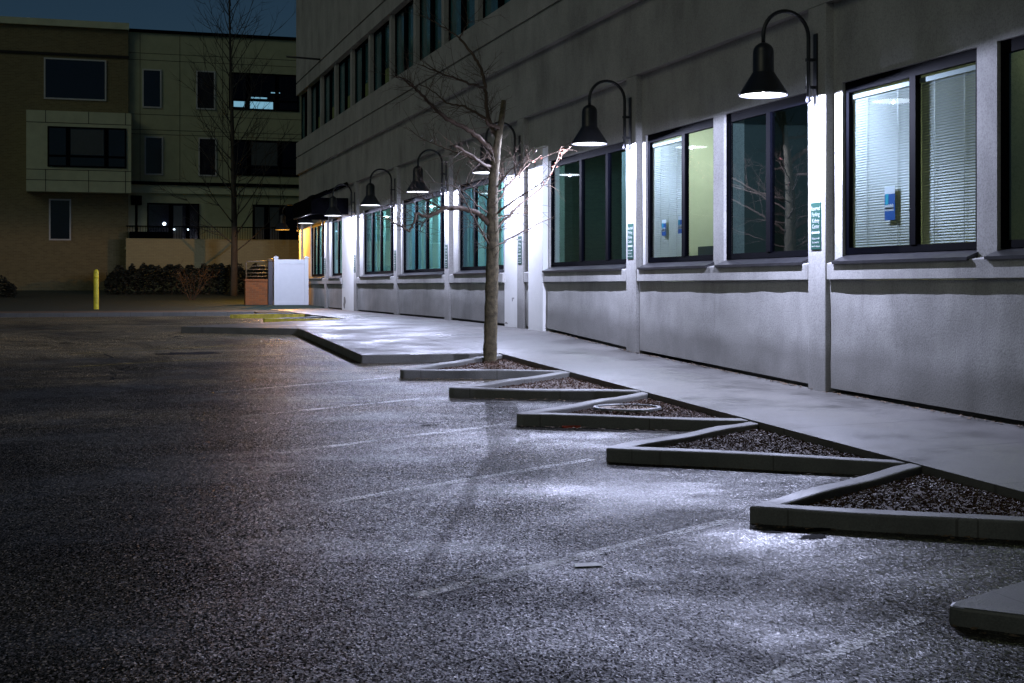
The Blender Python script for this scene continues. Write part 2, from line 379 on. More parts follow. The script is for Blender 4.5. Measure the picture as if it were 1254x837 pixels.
def wloc(o):
    v = Vector((0, 0, 0))
    while o is not None: v += o.location; o = o.parent
    return v
def empty(name, loc):
    o = D.objects.new(name, None); o.location = loc; o.empty_display_size = .2; COL.objects.link(o); return o
def tag(o, label=None, cat=None, group=None, kind=None):
    if label: o['label'] = label
    if cat: o['category'] = cat
    if group: o['group'] = group
    if kind: o['kind'] = kind
    return o
def copy_tree(o, parent=None):
    c = o.copy(); COL.objects.link(c)
    if parent is not None: c.parent = parent
    for ch in list(o.children): copy_tree(ch, c)
    return c
def smooth_path(P, sub=6):
    P = [Vector(p) for p in P]
    if len(P) < 3: return [P[0].lerp(P[1], k / sub) for k in range(sub + 1)]
    out = []
    for i in range(len(P) - 1):
        p0 = P[max(i - 1, 0)]; p1 = P[i]; p2 = P[i + 1]; p3 = P[min(i + 2, len(P) - 1)]
        for k in range(sub):
            t = k / sub
            out.append(.5 * ((2 * p1) + (p2 - p0) * t + (2 * p0 - 5 * p1 + 4 * p2 - p3) * t * t + (3 * p1 - p0 - 3 * p2 + p3) * t ** 3))
    out.append(P[-1]); return out

# ------------------------------------------------------------------ ground
def sheet(name, xs, ys, zf, mat):
    mb = MB(); g = [[mb.bm.verts.new((x, y, zf(x, y))) for y in ys] for x in xs]
    for i in range(len(xs) - 1):
        for j in range(len(ys) - 1):
            mb.bm.faces.new((g[i][j], g[i + 1][j], g[i + 1][j + 1], g[i][j + 1]))
    o = mb.build(name, mat); tag(o, kind='structure'); return o
def frange(a, b, n): return [a + (b - a) * i / n for i in range(n + 1)]

sheet('ground', [-500, -80, 0, 80, 500], [-500, -60, -40, 0, 26, 27, 28, 29, 30, 31, 44, 100, 900], lambda x, y: lot(y) - .09, M['soil'])
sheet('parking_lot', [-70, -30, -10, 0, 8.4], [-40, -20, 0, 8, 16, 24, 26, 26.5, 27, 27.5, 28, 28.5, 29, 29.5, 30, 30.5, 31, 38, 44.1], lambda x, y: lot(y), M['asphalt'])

# sidewalk along the building
ys = frange(-12, 52.4, 160)
mb = MB(); xs = [6.22, 6.9, 7.6, 8.45]
g = [[mb.bm.verts.new((x, y, walk(x, y))) for y in ys] for x in xs]
for i in range(3):
    for j in range(len(ys) - 1): mb.bm.faces.new((g[i][j], g[i + 1][j], g[i + 1][j + 1], g[i][j + 1]))
for j in range(len(ys) - 1):
    a, b = ys[j], ys[j + 1]
    mb.face([(6.22, a, lot(a) - .1), (6.22, a, walk(6.22, a)), (6.22, b, walk(6.22, b)), (6.22, b, lot(b) - .1)])
tag(mb.build('sidewalk', M['walk']), kind='structure')
# widened part of the sidewalk between the near and the far islands
def ap_x(y):
    pts = [(20.65, 4.05), (27.5, 4.12), (28.75, 1.92), (33.6, 6.2)]
    for (a, xa), (b, xb) in zip(pts, pts[1:]):
        if y <= b: return xa + (xb - xa) * (y - a) / (b - a)
    return 6.2
mb = MB(); yy = frange(20.65, 27.5, 12) + frange(27.5, 28.75, 5)[1:] + frange(28.75, 33.6, 10)[1:]
for a, b in zip(yy, yy[1:]):
    xa, xb = ap_x(a), ap_x(b); za, zb = lot(a) + .13, lot(b) + .13
    mb.face([(xa, a, za), (6.22, a, za), (6.22, b, zb), (xb, b, zb)])
    mb.face([(xa, a, za - .25), (xa, a, za), (xb, b, zb), (xb, b, zb - .25)])
z = lot(20.65) + .13
mb.face([(6.22, 20.65, z - .25), (6.22, 20.65, z), (4.05, 20.65, z), (4.05, 20.65, z - .25)])
bmesh.ops.remove_doubles(mb.bm, verts=mb.bm.verts, dist=.0005)
tag(mb.build('sidewalk_apron', M['walk'], bevel=.018), kind='structure')

# far edge of the lot: kerb, path strip, lawn
mb = MB().box(-60, 5.2, 44.0, 44.16, .4, .725); tag(mb.build('far_kerb', M['kerb'], bevel=.015), kind='structure')
mb = MB().box(-60, 7.0, 44.16, 47.2, .4, .722); mb.box(5.2, 6.22, 43.0, 44.16, .4, .722); mb.box(6.22, 7.0, 47.2, 52.4, .4, .722)
tag(mb.build('far_path', M['earth']), kind='structure')
sheet('lawn', frange(-60, 30, 12), [47.2, 52, 57, 62, 75, 120], lambda x, y: .70 + .028 * (min(y, 75) - 47.2), M['grass'])

# stall lines painted on the lot
def stripe(p, q, w, mat, name='stall_line'):
    p = Vector(p); q = Vector(q); d = (q - p).normalized(); n = Vector((-d.y, d.x)) * w / 2
    mb = MB(); k = 6
    for i in range(k):
        a = p.lerp(q, i / k); b = p.lerp(q, (i + 1) / k)
        mb.face([(v.x, v.y, lot(v.y) + .004) for v in (a - n, b - n, b + n, a + n)])
    o = mb.build(name, mat)
    if sum(1 for f in o.data.polygons if f.normal.z < 0): o.data.flip_normals()
    tag(o, kind='structure')
TIPS = [(3.93, 5.72), (4.12, 8.16), (4.14, 10.82), (4.11, 13.2), (4.09, 15.8), (4.05, 18.25)]
APEX = [(6.22, 3.5), (6.22, 6.78), (6.22, 9.45), (6.22, 12.15), (6.22, 14.88), (6.22, 17.55), (6.22, 20.66)]
for tx, ty in TIPS: stripe((tx - .02, ty + .12), (tx - 2.5, ty - 1.28), .1, M['line'])
for y in (23.2, 25.6): stripe((4.02, y - .15), (-.2, y - 2.35), .1, M['yline'])

# ------------------------------------------------------------------ sawtooth planting islands
def island(T, A, B, label, group, kerbmat='kerb', n_chip=700, seed=1):
    rnd = random.Random(seed)
    c = ((T[0] + A[0] + B[0]) / 3, (T[1] + A[1] + B[1]) / 3)
    root = empty('planting_island', (c[0], c[1], lot(c[1]))); tag(root, label, 'planter', group)
    T, A, B = Vector(T), Vector(A), Vector(B)
    w = .36 if seed == 20 else .155
    dA = (A - T).normalized(); dB = (B - T).normalized()
    nA = Vector((dA.y, -dA.x)); nB = Vector((-dB.y, dB.x))          # inward normals
    if nA.dot(B - T) < 0: nA = -nA
    if nB.dot(A - T) < 0: nB = -nB
    det = dA.x * (-dB.y) + dA.y * dB.x
    d0 = (T + nB * w) - (T + nA * w)
    s = (d0.x * (-dB.y) + d0.y * dB.x) / det
    Ti = T + nA * w + dA * s
    def hitx(p, d, X): return p + d * ((X - p.x) / d.x)
    Ai = hitx(T + nA * w, dA, A.x); Bi = hitx(T + nB * w, dB, B.x)
    zt = lambda p: lot(p.y) + (.085 if seed == 20 else .118) + .006 * math.sin(p.x * 4.1 + p.y * 2.7 + seed)
    r = .07
    T1 = T + dA * r * 1.4; T2 = T + dB * r * 1.4; Tm = T + (dA + dB).normalized() * r * .75
    mb = MB()
    def seg(o, i):                       # a run of kerb: outer line o, inner line i
        for k in range(len(o) - 1):
            a, b, ci, di = o[k], o[k + 1], i[k], i[k + 1]
            V = lambda p, z: (p.x, p.y, z)
            mb.face([V(a, zt(a)), V(b, zt(b)), V(di, zt(di)), V(ci, zt(ci))])
            mb.face([V(a, lot(a.y) - .05), V(b, lot(b.y) - .05), V(b, zt(b)), V(a, zt(a))])
            mb.face([V(ci, zt(ci)), V(di, zt(di)), V(di, zt(di) - .16), V(ci, zt(ci) - .16)])
    ps = lambda p, q, n: [p.lerp(q, k / n) for k in range(n + 1)]
    outer = ps(A, T1, 8) + [Tm] + ps(T2, B, 8)
    inner = ps(Ai, Ti, 8) + [Ti] + ps(Ti, Bi, 8)
    for p in outer[1:-1]:
        p += Vector((rnd.uniform(-1, 1), rnd.uniform(-1, 1))) * .011
    if kerbmat == 'yellow':
        seg(outer[9:], inner[9:]); yb = mb; bmesh.ops.recalc_face_normals(yb.bm, faces=yb.bm.faces); yb.build('painted_kerb', M['kyellow'], root, bevel=.016); mb = MB(); outer, inner = outer[:10], inner[:10]; kerbmat = 'kerb'
    seg(outer, inner)
    bmesh.ops.remove_doubles(mb.bm, verts=mb.bm.verts, dist=.0005)
    bmesh.ops.recalc_face_normals(mb.bm, faces=mb.bm.faces)
    mb.build('kerb', M[kerbmat], root, bevel=.016)
    # mulch: a bumpy bed plus loose bark chips
    mb = MB(); n = 14; G = {}
    def hz(p, e): return lot(p.y) + (.02 if seed == 20 else .05) + .035 * e + rnd.uniform(-.012, .012)
    for i in range(n + 1):
        for j in range(n + 1 - i):
            u, v_ = i / n, j / n
            p = Ti * (1 - u - v_) + Ai * u + Bi * v_
            e = min(u, v_, 1 - u - v_) * 6
            G[i, j] = mb.bm.verts.new((p.x, p.y, hz(p, min(1, e))))
    for i in range(n):
        for j in range(n - i):
            mb.bm.faces.new((G[i, j], G[i + 1, j], G[i, j + 1]))
            if j < n - i - 1: mb.bm.faces.new((G[i + 1, j], G[i + 1, j + 1], G[i, j + 1]))
    bmesh.ops.recalc_face_normals(mb.bm, faces=mb.bm.faces)
    bed = mb.build('mulch_bed', M['mulch'], root)
    if bed.data.polygons[0].normal.z < 0: bed.data.flip_normals()
    mb = MB()
    for _ in range(n_chip):
        u, v_ = rnd.random(), rnd.random()
        if u + v_ > 1: u, v_ = 1 - u, 1 - v_
        p = Ti * (1 - u - v_) + Ai * u + Bi * v_
        e = min(1, min(u, v_, 1 - u - v_) * 6)
        L = rnd.uniform(.005, .016); W = L * rnd.uniform(.25, .6); H = rnd.uniform(.002, .005)
        mt = Matrix.Translation((p.x, p.y, lot(p.y) + (.025 if seed == 20 else .055) + .035 * e + rnd.uniform(0, .012))) @ Matrix.Rotation(rnd.uniform(0, 2 * PI), 4, 'Z') @ Matrix.Rotation(rnd.uniform(-.6, .6), 4, 'Y') @ Matrix.Rotation(rnd.uniform(-.6, .6), 4, 'X')
        q = [mt @ Vector((x * L, y * W, zz * H)) for zz in (-1, 1) for x, y in ((-1, -1), (1, -.7), (1, .7), (-1, 1))]
        mb.hexa(q[:4], q[4:])
    tag(mb.build('bark_chips', M['chip'], root), kind='stuff')
    return root

GI = 'triangular kerbed planting islands in a row along the sidewalk'
names = ['kerbed island cut off by the bottom right corner, nearest of all',
         'largest fully open bark bed, nearest whole triangle with puddles at its tip',
         'coverless bark bed right behind the nearest whole island, before the round cover one',
         'triangular bark bed with a round iron cover lying in it',
         'plain triangular bark bed between the tree island and the one with a round cover',
         'triangular kerbed bed that the bare young tree grows from']
for i in range(6):
    island(TIPS[i], (APEX[i + 1][0] - .0, APEX[i + 1][1]), (APEX[i][0], APEX[i][1] + .03), names[i], GI, 'kerb', 3200 if i < 4 else 900, 20 + i)
island((4.3, 35.0), (7.0, 38.6), (6.3, 34.4), 'yellow edged triangular bed nearer to the wide sidewalk corner', GI, 'yellow', 60, 40)
island((4.05, 40.6), (7.0, 43.4), (6.3, 40.2), 'yellow edged triangular bed farther away, toward the brick pier', GI, 'yellow', 60, 41)

# ------------------------------------------------------------------ main building
ZR = lambda r: r + EYE                       # heights measured from eye level
bld = empty('medical_building', (8.3, 30, 0))
tag(bld, 'long pale stucco office block with lit ground floor windows and a dark upper window strip', 'building')
PY = [8.64, 14.36, 20.08, 25.8, 31.52, 37.1, 42.95, 48.5, 54.4]
Y0, Y1 = -14.0, 54.67
HW = .2
def X(o): return WX - o

# wall masses above the windows
mb = MB()
mb.box(X(.0), X(-.5), Y0, Y1, ZR(3.28), ZR(4.39))
mb.box(X(.11), X(-.5), Y0, Y1, ZR(4.39), ZR(5.03)); mb.box(X(.075), X(-.5), Y0, Y1, ZR(5.03), ZR(5.09)); mb.box(X(.11), X(-.5), Y0, Y1, ZR(5.09), ZR(5.65))
mb.box(X(.11), X(-.5), Y0, Y1, ZR(7.52), ZR(7.96)); mb.box(X(.07), X(-.5), Y0, Y1, ZR(7.96), ZR(8.03)); mb.box(X(.11), X(-.5), Y0, Y1, ZR(8.03), ZR(14.5))
mb.box(X(-.5), X(-22), Y1 - .4, Y1 - .003, -.6, ZR(14.5))           # far end wall
mb.box(X(-22), X(-22.3), Y0, Y1, -.6, ZR(14.5)); mb.box(X(-.5), X(-22), Y0, Y0 + .3, -.6, ZR(14.5))
mb.build('upper_wall', M['stucco'], bld)
mb = MB().box(X(-.5), X(-22), Y0, Y1 - .4, ZR(13.9), ZR(14.2)); mb.build('roof', M['gapd'], bld)

# windows as openings between these spans (y from, y to, mullion positions)
WIN = [(2.9, 5.1, [4.0]), (5.5, 8.3, [6.9]), (8.95, 11.17, [10.1]), (11.48, 13.97, [12.62]), (14.72, 17.03, [15.82]), (17.35, 19.75, [18.42]),
       (20.5, 24.37, [21.48, 22.75]), (27.27, 30.85, [28.4, 29.6]), (32.0, 36.72, [32.6, 34.1, 35.3]),
       (37.8, 42.15, [38.3, 39.7, 40.95]), (45.8, 47.85, [46.7]), (49.3, 52.45, [50.0, 51.0, 51.8])]
ZB, ZT = ZR(.36), ZR(2.33)
# pieces of recessed wall between the openings
mb = MB(); edge = Y0
for a, b, _ in WIN:
    mb.box(X(-.11), X(-.42), edge, a, ZR(.06), ZT); edge = b
mb.box(X(-.11), X(-.42), edge, Y1 - .02, ZR(.06), ZT)
mb.box(X(-.11), X(-.42), Y0, Y1 - .02, ZT, ZR(3.28) - .002)
mb.build('window_wall', M['stucco'], bld)
# plinth follows the sloping sidewalk with an open dark joint beneath
flat = [(25.1, 27.0), (43.3, 45.5)]
def sloped(mb, o0, o1, a, b, z1, gap, step=1.0):
    n = max(1, int((b - a) / step)); q = frange(a, b, n)
    for i in range(n):
        c, d = q[i], q[i + 1]
        mb.hexa([(X(o0), c, wallz(c) + gap), (X(o1), c, wallz(c) + gap), (X(o1), d, wallz(d) + gap), (X(o0), d, wallz(d) + gap)],
                [(X(o0), c, z1), (X(o1), c, z1), (X(o1), d, z1), (X(o0), d, z1)])
def bays():
    e = Y0
    for p in PY:
        yield e, p - HW; e = p + HW
    yield e, Y1
from mathutils import noise
def plaster(mb, o, a, b, z1, gap):
    # hand-floated plaster: a fine grid whose face wanders a centimetre in and out
    ny = max(2, int((b - a) / .09)); nz = 16; G = []
    for i in range(ny + 1):
        y = a + (b - a) * i / ny; zb = wallz(y) + gap; row = []
        for k in range(nz + 1):
            z = zb + (z1 - zb) * k / nz
            row.append(mb.bm.verts.new((X(o) + .011 * noise.noise((y * 1.3, z * 2.2, 3)) + .004 * noise.noise((y * 5, z * 5, 7)), y, z)))
        G.append(row)
    for i in range(ny):
        for k in range(nz):
            f = mb.bm.faces.new((G[i][k], G[i][k + 1], G[i + 1][k + 1], G[i + 1][k])); f.smooth = True
    for e in (0, ny):
        for k in range(nz):
            p, q = G[e][k].co, G[e][k + 1].co
            mb.face([p, q, (X(-.4), q.y, q.z), (X(-.4), p.y, p.z)], e == 0)
    for i in range(ny):
        p, q = G[i][0].co, G[i + 1][0].co; mb.face([p, q, (X(-.4), q.y, q.z), (X(-.4), p.y, p.z)])
mb = MB(); md = MB()
for a, b in bays():
    if b - a < .1: continue
    plaster(mb, -.06, a + .02, b - .02, ZR(.065), .05)
    md.box(X(-.1), X(-.4), a, b, -1, wallz(a if a > 0 else 0) + .12)
mb.build('plinth', M['stucco'], bld); md.build('base_joint', M['gapd'], bld)
# flat full-height wall pieces beside two pilasters
for a, b in ((26.02, 27.02), (43.17, 45.5)):
    MB().box(X(-.055), X(-.3), a, b, wallz(a) - .1, ZR(2.6)).build('wall_panel', M['whitewall'], bld)
MB().box(X(-.004), X(-.3), 24.42, 25.3, wallz(25) - .1, ZR(2.62)).build('wall_pier', M['whitewall'], bld, bevel=.01)
# ledge under the windows
spans = [(Y0, 8.42), (8.86, 14.14), (14.58, 19.86), (20.3, 24.4), (25.32, 25.58), (27.0, 31.3), (31.74, 36.88), (37.32, 42.73), (45.5, 48.28), (48.72, 54.18)]
for a, b in spans:
    mb = MB(); o = -.005
    mb.hexa([(X(o), a, ZR(.07)), (X(-.4), a, ZR(.07)), (X(-.4), b, ZR(.07)), (X(o), b, ZR(.07))],
            [(X(o), a, ZR(.262)), (X(-.4), a, ZR(.335)), (X(-.4), b, ZR(.335)), (X(o), b, ZR(.262))])
    mb.build('ledge', M['stucco'], bld, bevel=.008)
# pilasters
for p in PY:
    mb = MB(); a, b = p - HW, p + HW
    mb.box(X(0), X(-.4), a, b, wallz(p) - .25, ZR(3.28) - .003)
    mb.build('pilaster', M['stucco'], bld, bevel=.012)

def window(a, b, mull, glass='glass', blinds=(), curtain=()):
    xf = X(-.15)
    f = MB(); w = .075
    f.box(xf, xf + .065, a, b, ZB, ZB + w); f.box(xf, xf + .065, a, b, ZT - w * 1.6, ZT)
    f.box(xf, xf + .063, a, a + w, ZB + w, ZT - w * 1.6); f.box(xf, xf + .063, b - w, b, ZB + w, ZT - w * 1.6)
    for m_ in mull: f.box(xf - .01, xf + .06, m_ - .055, m_ + .055, ZB + w, ZT - w * 1.6)
    win = f.build('window', M['frame'], bld)
    s = MB()
    s.hexa([(X(.02), a - .02, ZR(.25)), (xf + .05, a - .02, ZR(.25)), (xf + .05, b + .02, ZR(.25)), (X(.02), b + .02, ZR(.25))],
           [(X(.02), a - .02, ZR(.282)), (xf + .05, a - .02, ZR(.37)), (xf + .05, b + .02, ZR(.37)), (X(.02), b + .02, ZR(.282))])
    s.build('sill', M['sill'], win)
    ed = [a + w] + list(mull) + [b - w]
    for i in range(len(ed) - 1):
        g = MB(); xg = xf + .022
        y0, y1 = ed[i] + (.055 if i else 0), ed[i + 1] - (.055 if i < len(ed) - 2 else 0)
        g.face([(xg, y0, ZB + w), (xg, y0, ZT - w * 1.6), (xg, y1, ZT - w * 1.6), (xg, y1, ZB + w)])
        g.build('pane', M[glass], win)
        if i in blinds:
            bb = MB(); z = ZB + w + .02; tilt = .95
            while z < ZT - .22:
                dx = .0125 * math.cos(tilt); dz = .0165 * math.sin(tilt)
                bb.hexa([(xg + .045 - dx, y0 + .004, z - dz), (xg + .045 + dx, y0 + .004, z + dz), (xg + .045 + dx, y1 - .004, z + dz), (xg + .045 - dx, y1 - .004, z - dz)],
                        [(xg + .045 - dx, y0 + .004, z - dz + .0012), (xg + .045 + dx, y0 + .004, z + dz + .0012), (xg + .045 + dx, y1 - .004, z + dz + .0012), (xg + .045 - dx, y1 - .004, z - dz + .0012)])
                z += .029
            bb.box(xg + .02, xg + .07, y0 + .002, y1 - .002, ZT - .2, ZT - .15)
            for k in (.25, .75):
                yc = y0 + (y1 - y0) * k; bb.box(xg + .027, xg + .030, yc - .004, yc + .004, ZB + w, ZT - .18)
            bb.build('blind', M['blind'], win)
        for (ci, f0, f1) in curtain:
            if ci != i: continue
            cm = MB(); n = 24; ya, yb = y0 + (y1 - y0) * f0, y0 + (y1 - y0) * f1
            pr = [(xg + .16 + .025 * math.sin(k * 1.9), ya + (yb - ya) * k / n) for k in range(n + 1)]
            for p, q in zip(pr, pr[1:]):
                ff = cm.face([(p[0], p[1], ZB + .08), (q[0], q[1], ZB + .08), (q[0], q[1], ZT - .12), (p[0], p[1], ZT - .12)]); ff.smooth = True
            cm.build('curtain', M['curtain'], win)
    return win
CFG = [dict(), dict(glass='glass_dark'), dict(glass='glass_dark'), dict(blinds=[0, 1]), dict(glass='glass_dark'), dict(blinds=[1]),
       dict(glass='glass_dark', curtain=[(0, .55, .8)]),
       dict(glass='glass_teal', curtain=[(0, .02, .8), (1, .1, .9), (2, .25, .98)]),
       dict(glass='glass_teal', curtain=[(1, .05, .7), (2, .1, .9), (3, .05, .9)]),
       dict(glass='glass_teal', curtain=[(1, .1, .6), (2, .15, .8), (3, .2, .9)]),
       dict(glass='glass_teal', curtain=[(0, .2, .7)]), dict(glass='glass_teal', curtain=[(1, .2, .9), (2, .1, .7)])]
WO = [window(*w, **c) for w, c in zip(WIN, CFG)]

# rooms behind the glass
RY = [Y0 + .5, 8.64, 14.34, 17.19, 20.08, 25.2, 31.52, 37.1, 43.2, 48.5, 54.2]
mb = MB()
mb.box(X(-.46), 13.2, Y0 + .5, 54.2, ZR(-.45) - .1, ZR(-.45)); mb.build('room_floor', M['carpet'], bld)
mb = MB().box(X(-.46), 13.2, Y0 + .5, 54.2, ZR(2.75), ZR(2.85)); mb.build('room_ceiling', M['room'], bld)
for i, (a, b) in enumerate(zip(RY, RY[1:])):
    dark = i in (2, 4)  # darkness of these two rooms is put into their wall colour
    mb = MB().box(12.9, 13.1, a + .05, b - .05, ZR(-.45), ZR(2.75))
    mb.box(X(-.46), 12.9, b - .05, b + .05, ZR(-.45), ZR(2.75)) if i < 9 else None
    mb.build('room_wall', M['room_dimmed' if dark else 'room'], bld)
    if i in (0,): continue
    lv = {1: 'ceil_lo', 2: 'ceil_no', 3: 'ceil_hi', 4: 'ceil_teal', 5: 'ceil_mid', 6: 'ceil_mid', 7: 'ceil_mid', 8: 'ceil_mid', 9: 'ceil_mid'}[i]
    c = (a + b) / 2
    MB().box(8.95, 9.55, c - .6, c + .6, ZR(2.715), ZR(2.749)).build('ceiling_light', M[lv], bld)
# dark furniture silhouettes in the lit room
MB().box(9.3, 10.1, 19.2, 19.95, ZR(-.45), ZR(.62)).build('cabinet', M['posterdark'], bld)

# upper storey window strip
UW = [29.96, 32.8, 35.5, 38.3, 41.05, 43.9, 46.6, 49.5, 52.3]
mb = MB().box(X(-.3), X(-.5), Y0, Y1 - .01, ZR(5.65), ZR(7.52)); mb.build('upper_window_backing', M['gapd'], bld)
UY = []
k = 0
for x_ in (585, 543, 509, 479.4, 454, 431, 411.6, 393.3, 378):
    kk = (x_ - 627) / 1690; Z = (WX + .0) / (kk * CN + SN); UY.append(Z * (CN - kk * SN))
step = (UY[-1] - UY[0]) / (len(UY) - 1)
UYs = [UY[0] + step * i for i in range(-14, len(UY))]
for y in UYs:
    MB().box(X(.03), X(-.3), y - .13, y + .13, ZR(5.65) + .002, ZR(7.52) - .002).build('upper_column', M['stucco'], bld)
for i, (a, b) in enumerate(zip(UYs, UYs[1:] + [Y1])):
    a += .13; b -= .13 if b < Y1 else .1
    f = MB(); xf = X(-.08); w = .06; zb, zt = ZR(5.65) + .003, ZR(7.52) - .003
    f.box(xf, xf + .08, a, b, zb, zb + w); f.box(xf, xf + .08, a, b, zt - w, zt)
    f.box(xf, xf + .078, a, a + w, zb + w, zt - w); f.box(xf, xf + .078, b - w, b, zb + w, zt - w)
    mid = (a + b) / 2; f.box(xf - .02, xf + .076, mid - .15, mid + .15, zb + w, zt - w)
    win = f.build('upper_window', M['frame'], bld)
    for j, (p, q) in enumerate(((a + w, mid - .15), (mid + .15, b - w))):
        g = MB(); g.face([(xf + .04, p, zb + w), (xf + .04, p, zt - w), (xf + .04, q, zt - w), (xf + .04, q, zb + w)])
        g.build('pane', M['upglass'], win)
        if i >= len(UYs) - 6 and j == 0:
            g = MB(); g.box(xf + .032, xf + .038, p, q, zb + w, zb + .55); g.build('lit_pane', M['lit_dim'], win)

# ------------------------------------------------------------------ wall lamps
def make_lamp(y, zplate):
    root = empty('wall_lamp', (X(0), y, zplate))
    x0 = X(0)
    p = MB().box(x0 - .022, x0 - .001, y - .04, y + .04, zplate, zplate + .86); p.build('wall_plate', M['black'], root, bevel=.004)
    xa = x0 - .105; xh = x0 - .69; r = (xa - xh) / 2; zs = zplate + .81
    pts = [(xa, y, zplate + .09), (xa, y, zplate + .45), (xa, y, zs)] + [(xa - r + r * math.cos(t * PI / 16), y, zs + r * math.sin(t * PI / 16)) for t in range(1, 17)] + [(xh, y, zs - .12)]
    t = MB().tube(pts, .024, 12); t.build('gooseneck_arm', M['black'], root)
    for dz in (.23, .55):
        c = MB().box(xa - .03, x0 - .0225, y - .022, y + .022, zplate + dz - .018, zplate + dz + .018); c.build('clamp', M['black'], root)
    MB().lathe((xa, y, zplate + .06), [(.001, -.012), (.03, 0), (.034, .025), (.028, .05), (.001, .055)], 14); 
    k = MB(); k.lathe((xa, y, zplate + .055), [(.001, -.012), (.03, 0), (.034, .025), (.028, .05), (.001, .055)], 14); k.build('end_cap', M['black'], root)
    zr = zplate + .11
    s = MB(); s.lathe((xh, y, zr), [(.001, .615), (.03, .612), (.055, .6), (.09, .575), (.112, .54), (.12, .5), (.122, .27), (.128, .262), (.275, .03), (.282, .022), (.282, 0), (.272, 0), (.262, .012), (.12, .245), (.12, .3), (.001, .3)], 40)
    s.build('shade', M['black'], root)
    L = MB(); L.disc((xh, y, zr + .006), .255, 36, True); L.build('lens', M['lens'], root)
    ld = D.lights.new('lamp_bulb', 'POINT'); ld.energy = 480; ld.color = (.65, .7, 1.0); ld.shadow_soft_size = .011
    lo = D.objects.new('lamp_bulb', ld); COL.objects.link(lo); lo.parent = root; lo.location = (xh - x0, 0, .11 - .008)
    return root
ZP = ZR(2.09)
lamp = make_lamp(PY[1], ZP)
LL = ['nearest and largest black gooseneck wall lamp, lit white, above the reserved parking sign at right',
      'black gooseneck wall lamp beside the three pane dark window, second nearest',
      'lit gooseneck wall lamp half hidden behind the young tree trunk',
      'lit gooseneck wall lamp just left of the young tree, clear of its trunk',
      'lit gooseneck wall lamp right beside the dark entrance canopy, in the open',
      'lit gooseneck wall lamp whose head hangs in front of the dark canopy',
      'small lit lamp under the far end of the dark canopy',
      'amber lit bell lamp at the far corner of the pale building']
GL = 'gooseneck lamps in a row on the facade'
LY = [14.36, 20.08, 25.8, 31.52, 37.1, 42.95, 48.5, 54.35]
lamps = []
for i, y in enumerate(LY):
    o = lamp if i == 0 else copy_tree(lamp)
    o.location.y = y; tag(o, LL[i], 'lamp', GL); lamps.append(o)
POW = [1250, 980, 660, 500, 480, 660, 480]
for i, p in enumerate(POW):
    for ch in lamps[i].children:
        if ch.type == 'LIGHT':
            if i: ch.data = ch.data.copy()
            ch.data.energy = p
for ch in lamps[-1].children:
    if ch.type == 'LIGHT':
        ch.data = ch.data.copy(); ch.data.color = (1, .45, .07); ch.data.energy = 750
    elif ch.name.startswith('lens'):
        ch.data = ch.data.copy(); ch.data.materials[0] = M['lens_o']

# ------------------------------------------------------------------ parking signs
def text_mesh(body, size, name, width=None):
    cu = D.curves.new(name, 'FONT'); cu.body = body; cu.size = size; cu.align_x = 'CENTER'; cu.align_y = 'CENTER'; cu.extrude = .0006
    ob = D.objects.new(name, cu); COL.objects.link(ob)
    bpy.context.view_layer.update()
    me = D.meshes.new_from_object(ob.evaluated_get(bpy.context.evaluated_depsgraph_get()))
    D.objects.remove(ob); D.curves.remove(cu)
    if width:
        w = max(v.co.x for v in me.vertices) - min(v.co.x for v in me.vertices)
        f = width / w
        for v in me.vertices: v.co.x *= f
    return me
ROT = Matrix(((0, 0, -1, 0), (-1, 0, 0, 0), (0, 1, 0, 0), (0, 0, 0, 1)))     # text plane facing -X, reading along -Y
def place_text(me, loc, parent, mat, name='lettering'):
    me.transform(ROT); me.materials.clear(); me.materials.append(mat)
    o = D.objects.new(name, me); COL.objects.link(o); o.parent = parent; o.location = Vector(loc) - wloc(parent); return o
def make_sign(y, zc):
    root = empty('parking_sign', (X(0), y, zc))
    x = X(0) - .006
    b = MB().box(x - .004, x + .004, y - .115, y + .115, zc - .275, zc + .275); b.build('sign_plate', M['sign'], root, bevel=.003)
    xl = x - .0052
    for body, sz, z_, w in (('Reserved', .07, .205, .2), ('Parking', .07, .135, .175), ('Kidney', .07, .062, .165), ('Center', .07, -.005, .16),
                            ('Violators will', .036, -.145, .175), ('be towed at', .036, -.19, .15), ("owner's expense", .034, -.235, .19)):
        place_text(text_mesh(body, sz, 'lettering', w), (xl, y, zc + z_), root, M['letter'])
    a = MB(); h = .012
    zz = zc - .075
    a.box(xl - .0005, xl + .0005, y - .07, y + .07, zz - h, zz + h)
    for s in (-1, 1):
        a.face([(xl - .0006, y + s * .07, zz - .025), (xl - .0006, y + s * .07, zz + .025), (xl - .0006, y + s * .1, zz)], s < 0)
    a.build('arrow', M['letter'], root)
    return root
sign = make_sign(PY[1] + .0, ZR(.70))
SL = ['green reserved parking sign with readable white words, nearest one, on the pilaster at right',
      'green reserved parking sign on the pilaster between three pane window and bright blind window',
      'green reserved parking sign on the glaring white pilaster right of the tree trunk',
      'green reserved parking sign on the narrow pilaster left of the tree trunk',
      'green reserved parking sign on the pilaster with the lamp right of the canopy',
      'green reserved parking sign on the bright pilaster at the right end of the canopy',
      'farthest green reserved parking sign, on the pilaster nearest the white fence']
for i in range(7):
    o = sign if i == 0 else copy_tree(sign)
    o.location.y = LY[i]; tag(o, SL[i], 'sign', 'green parking signs on the pilasters')

